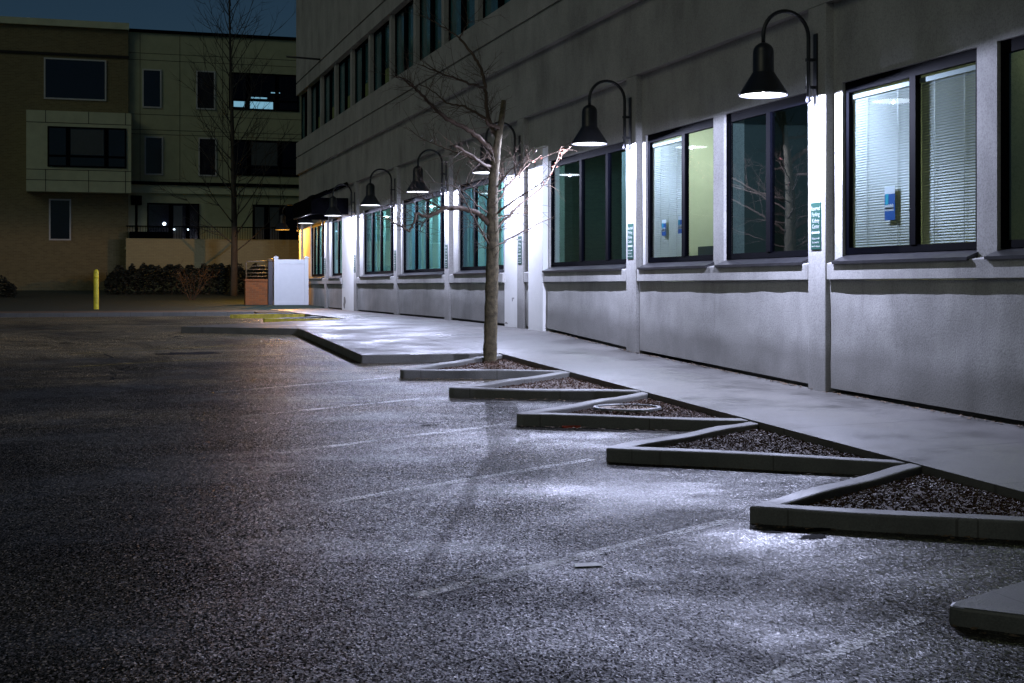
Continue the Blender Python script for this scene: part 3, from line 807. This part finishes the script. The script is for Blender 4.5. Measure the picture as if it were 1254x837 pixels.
# notices stuck inside windows
def notice(y, zc, w, h, xx, label, full=True):
    root = empty('window_notice', (xx, y, zc)); tag(root, label, 'poster', 'notices stuck inside the windows')
    MB().box(xx, xx + .002, y - w / 2, y + w / 2, zc - h / 2, zc + h * .27).build('blue_panel', M['poster'], root)
    MB().box(xx, xx + .002, y - w / 2, y + w / 2, zc + h * .27 + .001, zc + h / 2).build('white_panel', M['paper'], root)
    if full:
        MB().box(xx - .002, xx - .0005, y + w * .12, y + w * .42, zc - h * .05, zc + h * .28).build('cyan_figure', M['cyan'], root)
        for dz, hh in ((-.1, .028), (-.17, .02)):
            m_ = MB()
            for k in range(9):
                yy = y + w * (.42 - .095 * k); m_.box(xx - .002, xx - .0005, yy - w * .033, yy + w * .033, zc + h * dz - hh, zc + h * dz + hh * (1 if k % 2 else .7))
            m_.build('printed_line', M['paper'], root)
    return root
xg = X(-.15) + .026
notice(13.1, ZR(.90), .2, .37, xg, 'blue and white notice on the glass of the right hand blind window')
notice(19.2, ZR(.88), .15, .24, xg, 'small blue and white notice in the bright greenish blind window, left part')
notice(18.6, ZR(.9), .15, .26, xg, 'small notice half behind the mullion of the bright blind window')

# ------------------------------------------------------------------ entrance canopy
can = empty('entrance_canopy', (7.6, 45.5, ZR(2.3))); tag(can, 'dark boxy metal canopy with sloping top arm over the entrance, far along the facade', 'canopy')
MB().box(7.06, 8.2, 44.0, 44.06, ZR(2.3), ZR(2.83)).build('end_panel', M['canopy'], can)
MB().box(7.0, 7.06, 44.0, 47.9, ZR(2.3), ZR(2.83)).build('front_panel', M['canopy'], can)
MB().box(7.06, 8.2, 47.84, 47.9, ZR(2.3), ZR(2.83)).build('end_panel', M['canopy'], can)
MB().box(6.99, 7.0, 43.99, 47.91, ZR(2.3), ZR(2.34)).build('edge_trim', M['sill'], can)
for y in (44.03, 47.87):
    m_ = MB(); m_.hexa([(7.0, y - .1, ZR(2.831)), (7.25, y - .1, ZR(2.831)), (7.25, y + .1, ZR(2.831)), (7.0, y + .1, ZR(2.831))],
                       [(8.18, y - .1, ZR(3.2)), (8.18, y - .1, ZR(3.42)), (8.18, y + .1, ZR(3.42)), (8.18, y + .1, ZR(3.2))]) if False else m_.tube([(7.03, y, ZR(2.78)), (8.18, y, ZR(3.3))], .085, 4)
    m_.build('support_arm', M['canopy'], can)

# pipe sticking out of the upper wall
rod = MB().tube([(8.1, 48.9, ZR(8.06)), (6.9, 48.9, ZR(8.1))], .035, 8); tag(rod.build('drain_pipe', M['black']), 'thin dark pipe sticking out of the upper wall near its far end', 'pipe')

# ------------------------------------------------------------------ white fence, brick pier, railing, bollard
fe = empty('vinyl_fence', (7.5, 51.9, .74)); tag(fe, 'white vinyl fence panel between two capped posts beside the building end', 'fence')
zf = .745
MB().box(7.0, 8.0, 51.86, 51.92, zf + .06, zf + 1.78).build('panel', M['vinyl'], fe)
MB().box(7.0, 8.0, 51.84, 51.94, zf + 1.62, zf + 1.79).build('rail', M['vinyl'], fe, bevel=.008)
MB().box(7.0, 8.0, 51.84, 51.94, zf + .04, zf + .2).build('rail', M['vinyl'], fe, bevel=.008)
for x in (6.93, 8.07):
    po = MB().box(x - .075, x + .075, 51.81, 51.97, zf - .05, zf + 1.84).build('post', M['vinyl'], fe, bevel=.008)
    c = MB(); c.box(x - .095, x + .095, 51.79, 51.99, zf + 1.84, zf + 1.88); c.hexa([(x - .08, 51.81, zf + 1.88), (x + .08, 51.81, zf + 1.88), (x + .08, 51.97, zf + 1.88), (x - .08, 51.97, zf + 1.88)], [(x - .02, 51.87, zf + 1.92), (x + .02, 51.87, zf + 1.92), (x + .02, 51.91, zf + 1.92), (x - .02, 51.91, zf + 1.92)])
    c.build('post_cap', M['vinyl'], po)
br = empty('brick_pier', (6.2, 52.3, .72)); tag(br, 'low red brick wall pier with stone cap left of the white fence', 'wall')
MB().box(5.83, 6.66, 52.1, 52.5, .6, 1.72).build('brickwork', M['rbrick'], br)
MB().box(5.79, 6.66, 52.06, 52.54, 1.72, 1.8).build('cap', M['rbrick'], br, bevel=.01)
ra = empty('metal_railing', (6.2, 52.3, 1.8)); tag(ra, 'low metal railing with five bars on top of the brick pier', 'railing')
MB().tube([(5.88, 52.3, 1.8), (5.88, 52.3, 2.42), (5.92, 52.3, 2.46), (6.66, 52.3, 2.46)], .028, 8).build('top_rail', M['rail'], ra)
for k in range(4): MB().tube([(5.9, 52.3, 1.9 + k * .13), (6.66, 52.3, 1.9 + k * .13)], .014, 6).build('bar', M['rail'], ra)
gp = empty('gate_post', (6.75, 52.1, .72)); tag(gp, 'dark square post with pale cap between brick pier and white fence', 'post')
MB().box(6.665, 6.84, 52.0, 52.2, .6, 2.46).build('shaft', M['darkpost'], gp, bevel=.01)
mm = MB(); mm.lathe((6.745, 52.1, 2.46), [(.06, 0), (.14, .01), (.14, .05), (.08, .1), (.001, .11)], 16); mm.build('cap', M['rail'], gp)
for z in (1.0, 2.1): MB().box(6.8, 6.855, 51.985, 52.0, z, z + .1).build('hinge', M['black'], gp)
bo = empty('bollard', (.47, 49.0, .72)); tag(bo, 'yellow steel bollard standing alone by the lot edge at left', 'bollard')
mm = MB(); mm.lathe((.47, 49.0, .6), [(.085, 0), (.085, 1.42), (.075, 1.46), (.045, 1.495), (.001, 1.505)], 20); mm.build('post', M['yellow'], bo)
mm = MB(); mm.lathe((.47, 49.0, .6), [(.0858, 1.2), (.0862, 1.2), (.0862, 1.27), (.0858, 1.27)], 20); mm.build('band', M['yellow'], bo)

# ------------------------------------------------------------------ apartment block beyond the lawn
ap = empty('apartment_building', (4, 72, .8)); tag(ap, 'three storey apartment block of olive panels and dark brick across the lawn', 'building')
T = 70.0
MB().box(-14, 2.17, T - .25, T + 12, .3, 14.0).build('brick_wall', M['fbrick'], ap)
MB().box(2.17, 22, T, T + 12, .3, 13.98).build('panel_wall', M['panel'], ap)
MB().box(-14, 2.2, T - .42, T + 12, 14.0, 14.32).build('cornice', M['panel_light'], ap)
MB().box(2.2, 22, T - .1, T + 12, 13.98, 14.12).build('roof_edge', M['frame'], ap)
MB().box(-14, 2.2, T - .31, T - .252, 12.62, 12.74).build('belt_course', M['gapd'], ap)
MB().box(2.17, 22, T - .14, T - .002, 6.1, 6.5).build('pale_band', M['panel_light'], ap)
MB().box(2.17, 22, T - .24, T - .002, 6.52, 6.66).build('dark_drip_edge', M['frame'], ap)
j = MB()
for z in (12.95, 12.62, 9.95, 9.2, 8.98): j.box(2.2, 14, T - .006, T - .001, z, z + .022)
for x in (2.72, 4.62, 6.7): j.box(x, x + .022, T - .0065, T - .0015, 6.66, 13.9)
j.build('panel_joint', M['gapd'], ap)
def fwin(x0, x1, z1, z0, y=T, trim=True, mul=(), trans=None, mat='fglass', blind=None):
    f = MB(); t = .07
    f.box(x0, x1, y - .05, y - .003, z0, z0 + t); f.box(x0, x1, y - .05, y - .003, z1 - t, z1)
    f.box(x0, x0 + t, y - .05, y - .003, z0 + t, z1 - t); f.box(x1 - t, x1, y - .05, y - .003, z0 + t, z1 - t)
    w = f.build('window', M['trim' if trim else 'frame'], ap)
    g = MB(); g.box(x0 + t, x1 - t, y - .025, y - .005, z0 + t, z1 - t); g.build('pane', M[mat], w)
    if mul or trans:
        g = MB()
        for m_ in mul: g.box(m_ - .1, m_ + .1, y - .045, y - .0255, z0 + t, z1 - t)
        if trans: g.box(x0 + t, x1 - t, y - .044, y - .0257, trans - .05, trans + .05)
        g.build('mullion', M['frame'], w)
    for bl in (blind or []):
        MB().box(bl[0], bl[1], y - .03, y - .0252, bl[2], bl[3]).build('blind', M['fblind'], w)
    return w
fwin(-1.73, 1.14, 12.48, 10.5, T - .25)
bw = MB().box(-2.5, 2.28, T - 1.0, T - .252, 6.02, 9.86); bw.build('bay_box', M['panel_light'], ap)
j = MB(); yb = T - 1.0
for z in (9.28, 7.05, 6.55): j.box(-2.5, 2.28, yb - .005, yb - .0005, z, z + .03)
for x in (-1.65, .3, 2.0): j.box(x, x + .03, yb - .0055, yb - .001, 6.02, 7.05); j.box(x, x + .03, yb - .0055, yb - .001, 9.3, 9.86)
j.build('panel_joint', M['gapd'], ap)
fwin(-1.55, 2.05, 9.12, 7.2, T - 1.0, False, (-.62, 1.13), 7.72, blind=[(-.5, 1.0, 7.8, 9.0)])
fwin(-1.5, -.49, 5.72, 3.73, T - .25)
fwin(2.83, 3.75, 12.19, 10.28); fwin(5.41, 6.35, 12.23, 10.3); fwin(2.94, 3.83, 8.89, 6.99); fwin(5.52, 6.41, 8.91, 6.99)
w = fwin(7.01, 10.5, 12.22, 10.37, T, False, (7.95, 9.4), 10.85)
m_ = MB(); m_.box(8.06, 9.2, T - .03, T - .0252, 10.44, 10.8); m_.box(7.25, 7.8, T - .03, T - .0252, 10.5, 10.78); m_.build('lit_pane', M['lit_cool'], w)
m_ = MB(); m_.box(8.1, 8.9, T - .03, T - .0252, 10.95, 11.02); m_.box(9.1, 9.55, T - .03, T - .0252, 11.25, 11.3); m_.build('lit_pane', M['lit_cool'], w)
fwin(7.16, 10.5, 8.86, 7.08, T, False, (8.0, 9.55), 7.5, blind=[(8.12, 9.42, 7.6, 8.75)])
w = fwin(3.06, 5.57, 5.62, 3.5, T, False, (4.2, 5.0), blind=[(4.32, 4.75, 3.7, 5.5)])
m_ = MB()
for x, z, r in ((3.88, 4.6, .085), (4.35, 4.33, .045), (5.02, 4.33, .04)):
    m_.lathe((x, T - .08, z), [(.001, -r), (r * .7, -r * .7), (r, 0), (r * .7, r * .7), (.001, r)], 10)
m_.build('lit_bulb', M['lit_dot'], w)
fwin(8.18, 11.2, 5.63, 3.5, T, False, (8.9, 9.7), blind=[(8.3, 8.75, 3.7, 5.5), (9.05, 9.5, 3.7, 5.5)])
MB().box(2.0, 12, T - 2.2, T - 1.98, .5, 3.8).build('terrace_wall', M['tbrick'], ap)
MB().box(2.0, 12, T - 1.98, T - .002, 3.3, 3.42).build('terrace_floor', M['panel'], ap)
m_ = MB()
for k in range(84): m_.box(2.05 + k * .12, 2.07 + k * .12, T - 2.1, T - 2.08, 3.8, 4.36)
m_.box(2.0, 12.1, T - 2.115, T - 2.06, 4.36, 4.41); m_.build('terrace_railing', M['frame'], ap)
m_ = MB().tube([(2.55, T - .12, 3.5), (2.55, T - .12, 5.5)], .06, 8); m_.box(2.3, 2.8, T - .3, T - .01, 5.5, 5.95); m_.build('downspout', M['frame'], ap)
m_ = MB().box(2.2, 4.2, T - 1.5, T - .9, 3.42, 4.15); m_.build('terrace_bench', M['frame'], ap)

# ------------------------------------------------------------------ vegetation
def leafy(name, x0, x1, y0, y1, z0, z1, n, size, mat, label, cat, seed, rough=.18):
    rnd = random.Random(seed); root = empty(name, ((x0 + x1) / 2, (y0 + y1) / 2, z0)); tag(root, label, cat)
    mb = MB()
    bumps = [rnd.uniform(-1, 1) for _ in range(60)]
    for _ in range(n):
        x = rnd.uniform(x0, x1); y = rnd.uniform(y0, y1)
        t = (x - x0) / (x1 - x0) * 58; i = int(t); top = z1 + rough * (bumps[i] * (1 - t + i) + bumps[i + 1] * (t - i))
        endf = min(1, min(x - x0, x1 - x) / .5); top = z0 + (top - z0) * (.55 + .45 * endf)
        s = rnd.random(); zz = z0 + (top - z0) * (s ** .6)
        q = Matrix.Translation((x, y + rnd.uniform(-.15, .15), zz)) @ Matrix.Rotation(rnd.uniform(0, 6.3), 4, 'Z') @ Matrix.Rotation(rnd.uniform(-1.3, 1.3), 4, 'X')
        L = size * rnd.uniform(.6, 1.4)
        mb.face([q @ Vector(p) for p in ((-L, 0, 0), (0, -L * .5, 0), (L, 0, 0), (0, L * .5, 0))])
    mb.build('foliage', mat, root)
    st = MB()
    for k in range(int((x1 - x0) / .4) + 1):
        x = x0 + .1 + k * .4
        if x > x1 - .05: break
        st.tube([(x, (y0 + y1) / 2, z0 - .1), (x + rnd.uniform(-.1, .1), (y0 + y1) / 2, z0 + (z1 - z0) * .8)], [.035, .015], 5)
    st.build('stem', M['fbark'], root)
    return root
leafy('clipped_hedge', 1.0, 10.5, 63.2, 64.6, 1.1, 2.42, 15000, .075, M['hedge'], 'long dark clipped hedge below the terrace wall', 'hedge', 3)
leafy('low_bush', -3.9, -2.6, 60, 61.2, 1.05, 1.85, 1600, .07, M['hedge'], 'dark low bush at the far left edge of the lawn', 'bush', 4)

def grow(mb, p, d, L, r, depth, rnd, up=.0, split=(3, 5), ratio=.55, n=4, wob=.25):
    k = 5; pts = [Vector(p)]; dd = Vector(d).normalized()
    for i in range(k):
        dd = (dd + Vector((rnd.uniform(-1, 1), rnd.uniform(-1, 1), rnd.uniform(-1, 1))) * wob * .5 + Vector((0, 0, up))).normalized()
        pts.append(pts[-1] + dd * L / k)
    mb.tube(pts, [r * (1 - .75 * i / k) for i in range(k + 1)], n, False)
    if depth > 0:
        for _ in range(rnd.randint(*split)):
            t = rnd.uniform(.2, .95); i = min(k - 1, int(t * k)); q = pts[i].lerp(pts[i + 1], t * k - i)
            ax = (pts[i + 1] - pts[i]).normalized()
            side = ax.orthogonal().normalized(); side.rotate(Matrix.Rotation(rnd.uniform(0, 6.283), 3, ax))
            grow(mb, q, ax * .75 + side * rnd.uniform(.45, .9), L * ratio * rnd.uniform(.7, 1.2), r * .5, depth - 1, rnd, up, split, ratio, 3, wob)

# far upright tree
rnd = random.Random(8)
ft = empty('bare_tree', (6.38, 61.5, 1.05)); tag(ft, 'tall bare tree with upswept branches in front of the apartment block', 'tree')
mb = MB(); P = [(6.38, 61.5, 1.0), (6.4, 61.5, 4), (6.32, 61.5, 8), (6.22, 61.5, 12), (6.15, 61.5, 16.5)]
P = smooth_path(P, 6); mb.tube(P, [.17 - .16 * i / (len(P) - 1) for i in range(len(P))], 8); mb.build('trunk', M['fbark'], ft)
mb = MB()
for k in range(44):
    z = 3.0 + (k / 43) ** .95 * 11.6; t = (z - 1) / 15.5
    a = k * 2.399 + rnd.uniform(-.4, .4)
    Lb = (3.5 - 1.5 * max(0, (t - .25)) / .75) * rnd.uniform(.75, 1.1) * (1 if t > .2 else .9)
    x = 6.4 - .25 * max(0, t - .2)
    grow(mb, (x, 61.5, z), (math.cos(a), math.sin(a), .6 + .8 * t), Lb, .034 * (1.2 - .6 * t), 2, rnd, .1, (3, 5), .5, 4, .2)
mb.build('crown', M['fbark'], ft)
# bare shrub near the lot
rnd = random.Random(5); sh = empty('bare_shrub', (4.25, 57, .98)); tag(sh, 'leafless twiggy shrub in front of the hedge, lit faintly', 'shrub')
mb = MB()
for k in range(11):
    a = k * 2.399; grow(mb, (4.25 + .08 * math.cos(a), 57 + .08 * math.sin(a), .96), (math.cos(a) * .6, math.sin(a) * .6, 1), rnd.uniform(.9, 1.5), .014, 2, rnd, .06, (3, 4), .5, 3)
mb.build('stems', M['twig'], sh)

# the young tree in the island: limbs laid out at about 20 m from the viewpoint with their own depth
def TP(x, y, dz=0.0):
    Z = 20.7 + dz; k = (x - 627) / 1690; v = (350.5 - y) / 1690
    return Vector(((k * CN + SN) * Z, (CN - k * SN) * Z, EYE + v * Z))
yt = empty('young_tree', (TP(600, 447).x, TP(600, 447).y, .42)); tag(yt, 'bare young street tree with cut leader and one long low branch', 'tree')
U = 20.7 / 1690
rnd = random.Random(21)
def limb(mb, pts, r0, r1, n=8, sub=5, wob=.012):
    P = smooth_path([TP(*p) for p in pts], sub)
    P = [P[0]] + [p + Vector((rnd.uniform(-1, 1), rnd.uniform(-1, 1), rnd.uniform(-1, 1))) * wob for p in P[1:]]
    mb.tube(P, [r0 + (r1 - r0) * (i / (len(P) - 1)) for i in range(len(P))], n)
    return P
tr = MB()
Pt = smooth_path([TP(*p) for p in [(600, 452), (600, 440), (601, 400), (602, 360), (603, 320), (603.5, 285), (603, 255), (604, 225), (607, 195), (609, 178), (612, 160), (615, 140), (617, 123)]], 5)
rp = []
for i, p in enumerate(Pt):
    yv = 350.5 - (p.z - EYE) / U
    rr = (9.8 if yv > 448 else 8.6 - (447 - yv) * .006) if yv > 290 else 7.6 - (290 - yv) * .022
    if yv < 185: rr = 4.9 - (185 - yv) * .028
    rp.append(rr * U * (1 + .05 * math.sin(i * 2.1)))
tr.tube(Pt, rp, 14); tr.build('trunk', M['bark'], yt)
cr = MB(); LB = []
for pts, r0, r1 in [
    ([(607, 190), (585, 168, -.2), (565, 155, -.4), (543, 143, -.6), (525, 125, -.8), (510, 110, -1), (493, 97, -1.1)], 3.6, 1.1),
    ([(510, 110, -1), (498, 98, -1.15), (482, 94, -1.3)], 1.1, .5),
    ([(611, 172), (603, 157, .1), (597, 140, .25), (595, 118, .4), (593, 98, .5), (587, 80, .65), (575, 62, .8), (563, 47, .9)], 3.0, 1.5),
    ([(563, 47, .9), (548, 37, 1), (530, 26, 1.1), (512, 17, 1.2)], 1.1, .4),
    ([(563, 47, .9), (570, 35, 1), (578, 20, 1.1)], .9, .3),
    ([(594, 108, .45), (575, 103, .2), (555, 95, 0), (535, 88, -.2), (517, 80, -.35)], 1.9, .6),
    ([(599, 148, .2), (582, 138, .5), (566, 130, .8), (548, 126, 1.0), (530, 112, 1.2), (512, 103, 1.3)], 2.0, .5),
    ([(603, 206), (588, 199, -.4), (573, 188, -.7), (556, 178, -.9)], 2.2, 1.6),
    ([(604, 214), (583, 197, .4), (560, 187, .8), (538, 179, 1.1), (512, 168, 1.4)], 1.5, .4),
    ([(612, 158), (605, 155, -.2), (598, 152, -.3), (595, 146, -.4)], 2.4, 1.6),
    ([(601, 276), (592, 268, -.1), (583, 260, -.25), (570, 257, -.4), (556, 255, -.55), (543, 256, -.7), (532, 262, -.8), (522, 266, -.9)], 3.4, 2.2),
    ([(522, 266, -.9), (510, 262, -1), (506, 274, -1.1), (501, 283, -1.2), (490, 277, -1.3), (478, 270, -1.4), (455, 262, -1.5)], 2.0, .5),
    ([(543, 256, -.7), (530, 250, -.5), (517, 243, -.4), (506, 236, -.3)], 1.4, .4),
    ([(532, 262, -.8), (520, 272, -.8), (514, 284, -.9)], 1.3, .5),
    ([(601, 302), (592, 288, -.3), (582, 270, -.6), (570, 248, -.9), (557, 225, -1.2)], 1.6, .5),
    ([(608, 280), (620, 268, .2), (632, 255, .4), (650, 240, .7), (668, 225, .9), (678, 205, 1.1), (688, 180, 1.2)], 1.7, .5),
    ([(608, 262), (624, 250, -.3), (642, 238, -.5), (660, 226, -.7), (673, 216, -.8)], 1.4, .4),
    ([(608, 252), (618, 232, .5), (634, 215, .8), (650, 200, 1.1), (664, 190, 1.3)], 1.4, .4),
    ([(606, 302), (625, 292, .3), (648, 280, .6), (672, 268, .9)], 1.1, .4),
    ([(606, 238), (625, 225, .9), (640, 205, 1.5), (648, 192, 1.9)], 1.3, .4),
    ([(606, 232), (622, 212, -.2), (640, 196, -.3), (654, 180, -.4)], 1.1, .4),
    ([(600, 246), (585, 236, .5), (570, 222, 1.0)], 1.1, .4),
    ([(600, 262), (584, 252, -.5), (570, 236, -.9), (552, 226, -1.3)], 1.1, .4),
    ([(604, 240), (610, 220, 1.2), (616, 206, 2.0)], 1.2, .4),
    ([(608, 268), (630, 262, 1.0), (655, 258, 1.8)], 1.0, .3),
]:
    P = limb(cr, pts, r0 * U, r1 * U, 7); LB.append((P, r0 * U, r1 * U))
def twigs(P, r, spacing, Lmin, Lmax, depth=1, start=.15):
    tot = sum((b - a).length for a, b in zip(P, P[1:])); n = int(tot / spacing)
    for _ in range(n):
        t = rnd.uniform(start, 1) * (len(P) - 1); i = min(len(P) - 2, int(t)); q = P[i].lerp(P[i + 1], t - i)
        ax = (P[i + 1] - P[i]).normalized(); sd = ax.orthogonal().normalized(); sd.rotate(Matrix.Rotation(rnd.uniform(0, 6.283), 3, ax))
        grow(cr, q, ax * .6 + sd * .8 + Vector((0, 0, .25)), rnd.uniform(Lmin, Lmax), r, depth, rnd, .03, (1, 3), .5, 3, .4)
for k, (P, r0, r1) in enumerate(LB): twigs(P, .006, .075 if k < 15 else .15, .2, .65, 2 if k < 10 and k % 2 == 0 else 1)
# short spurs all round the middle of the trunk
for _ in range(46):
    yv = rnd.uniform(196, 318); i = min(range(len(Pt)), key=lambda k: abs(350.5 - (Pt[k].z - EYE) / U - yv))
    a = rnd.uniform(0, 6.283); grow(cr, Pt[i], (math.cos(a), math.sin(a), rnd.uniform(.05, .8)), rnd.uniform(.2, .7), .0065, 1, rnd, .03, (1, 3), .5, 3, .35)
cr.build('crown', M['twig'], yt)
lf = MB()
P = LB[15][0]
for q in [P[-1], P[-3], P[-5], P[-8], P[-11]] + [LB[16][0][-1], LB[17][0][-1], LB[20][0][-1], LB[17][0][-6]] + [P[-2], P[-6]]:
    for _ in range(2):
        m_ = Matrix.Translation(q + Vector((rnd.uniform(-.05, .05), rnd.uniform(-.05, .05), rnd.uniform(-.08, .03)))) @ Matrix.Rotation(rnd.uniform(0, 6.3), 4, 'Z') @ Matrix.Rotation(rnd.uniform(-1, 1), 4, 'X') @ Matrix.Rotation(rnd.uniform(-.8, .8), 4, 'Y')
        s = rnd.uniform(.022, .042)
        a = [m_ @ Vector(p) for p in ((-s, 0, 0), (-.3 * s, -.5 * s, .25 * s), (s, 0, .1 * s), (-.3 * s, .5 * s, .25 * s))]
        lf.face(a)
lf.build('withered_leaves', M['leafred'], yt)

# ------------------------------------------------------------------ small things on the ground
def patch(name, x, y, rx, ry, mat, rot=0, seed=0, dz=.004, n=22):
    rnd_ = random.Random(seed); mb = MB(); pts = []
    for k in range(n):
        a = 2 * PI * k / n; f = rnd_.uniform(.6, 1.15)
        px, py = rx * f * math.cos(a), ry * f * math.sin(a)
        X_, Y_ = x + px * math.cos(rot) - py * math.sin(rot), y + px * math.sin(rot) + py * math.cos(rot)
        pts.append((X_, Y_, lot(Y_) + dz))
    mb.face(pts); return mb.build(name, mat)
for i, a in enumerate([(4.38, 7.86, .3, .055, 0), (4.36, 7.66, .14, .06, .3), (3.3, 13.4, .12, .04, .2), (1.7, 23.1, .6, .3, .2)]):
    o = patch('tar_patch', *a[:4], M['tar'], a[4], i); tag(o, kind='structure')
cv = empty('utility_cover', (5.5, 13.55, .2)); tag(cv, 'round pale iron cover lying on bark', 'cover')
c = (5.5, 13.55, lot(13.55) + .085)
mm = MB(); mm.lathe(c, [(.36, -.06), (.362, .022), (.352, .032), (.325, .032), (.32, .018)], 40); mm.build('rim', M['iron'], cv)
mm = MB(); mm.disc((c[0], c[1], c[2] + .014), .322, 40); mm.build('lid', M['debris'], cv)
for x, y, s, lb in ((2.72, 7.3, .085, 'white paper scrap on the near asphalt by a stall line'), (3.35, 19.4, .13, 'white paper scrap on the asphalt far off, left of the tree island')):
    m_ = MB(); z = lot(y) + .004; m_.hexa([(x - s, y - .03, z), (x + s, y - .045, z), (x + s * .8, y + .04, z), (x - s * .7, y + .05, z)], [(x - s, y - .03, z + .002), (x + s, y - .045, z + .002), (x + s * .8, y + .04, z + .004), (x - s * .7, y + .05, z + .003)])
    tag(m_.build('paper_scrap', M['litter']), lb, 'litter', 'paper scraps on the lot')
z = lot(12.9); m_ = MB().box(4.55, 4.78, 12.9, 12.93, z, z + .02); tag(m_.build('red_strip', M['redstrip']), 'thin red strip lying along the dark kerb of the round cover island', 'litter')
rnd = random.Random(77); m_ = MB()
for _ in range(900):
    if rnd.random() < .6: y = rnd.uniform(7, 24); x = 8.24 - abs(rnd.gauss(0, .04)); z = walk(x, y) + .006
    else:
        i = rnd.randrange(0, 6); t = rnd.random(); x = TIPS[i][0] + (6.2 - TIPS[i][0]) * t; y = TIPS[i][1] + (APEX[i][1] - TIPS[i][1]) * t - abs(rnd.gauss(0, .08)) - .02; z = lot(y) + .006
    s = rnd.uniform(.008, .03); a = rnd.uniform(0, 6.3)
    m_.face([(x + s * math.cos(a + k), y + s * math.sin(a + k) * .7, z + rnd.uniform(0, .012)) for k in (0, 1.3, 2.9, 4.4)])
tag(m_.build('leaf_litter', M['debris']), 'dry bits of leaf scattered along wall foot and kerbs', 'leaf litter', kind='stuff')

# ------------------------------------------------------------------ sky, dim night sun (city glow), camera
W = D.worlds.new('World'); scene.world = W; W.use_nodes = True
W.cycles.sampling_method = 'NONE'
nt = W.node_tree; bg = nt.nodes['Background']
SUN_EL, SUN_AZ = math.radians(33), math.radians(238)
sky = nt.nodes.new('ShaderNodeTexSky'); sky.sky_type = 'NISHITA'; sky.sun_disc = False; sky.sun_elevation = SUN_EL; sky.sun_rotation = SUN_AZ
mul = nt.nodes.new('ShaderNodeMix'); mul.data_type = 'RGBA'; mul.blend_type = 'MULTIPLY'; mul.inputs[0].default_value = 1; mul.inputs[7].default_value = (.52, .8, 1.0, 1)
nt.links.new(sky.outputs[0], mul.inputs[6]); nt.links.new(mul.outputs[2], bg.inputs['Color']); bg.inputs['Strength'].default_value = .011
sl = D.lights.new('city_glow', 'SUN'); sl.energy = .2; sl.angle = math.radians(25); sl.color = (1, .97, .66)
so = D.objects.new('city_glow', sl); COL.objects.link(so)
d = Vector((math.sin(SUN_AZ) * math.cos(SUN_EL), math.cos(SUN_AZ) * math.cos(SUN_EL), math.sin(SUN_EL)))
so.rotation_euler = d.to_track_quat('Z', 'Y').to_euler(); so.location = d * 60

cam = D.cameras.new('camera'); co = D.objects.new('camera', cam); COL.objects.link(co)
co.location = (0, 0, EYE); co.rotation_euler = (PI / 2, 0, -math.atan2(SN, CN))
cam.sensor_width = 36; cam.lens = 36 * FL; cam.shift_y = -(418.5 - 350.5) / 1254; cam.clip_end = 3000; cam.clip_start = .05
scene.camera = co
vs = scene.view_settings; vs.view_transform = 'Standard'; vs.look = 'None'; vs.exposure = 0; vs.gamma = 1; vs.use_curve_mapping = False
cy = scene.cycles; cy.use_denoising = True; cy.max_bounces = 8; cy.transparent_max_bounces = 16; cy.caustics_reflective = False; cy.caustics_refractive = False
cy.sample_clamp_indirect = 1.0; cy.use_adaptive_sampling = False; cy.denoising_prefilter = 'NONE'; cy.denoising_input_passes = 'RGB_ALBEDO_NORMAL'
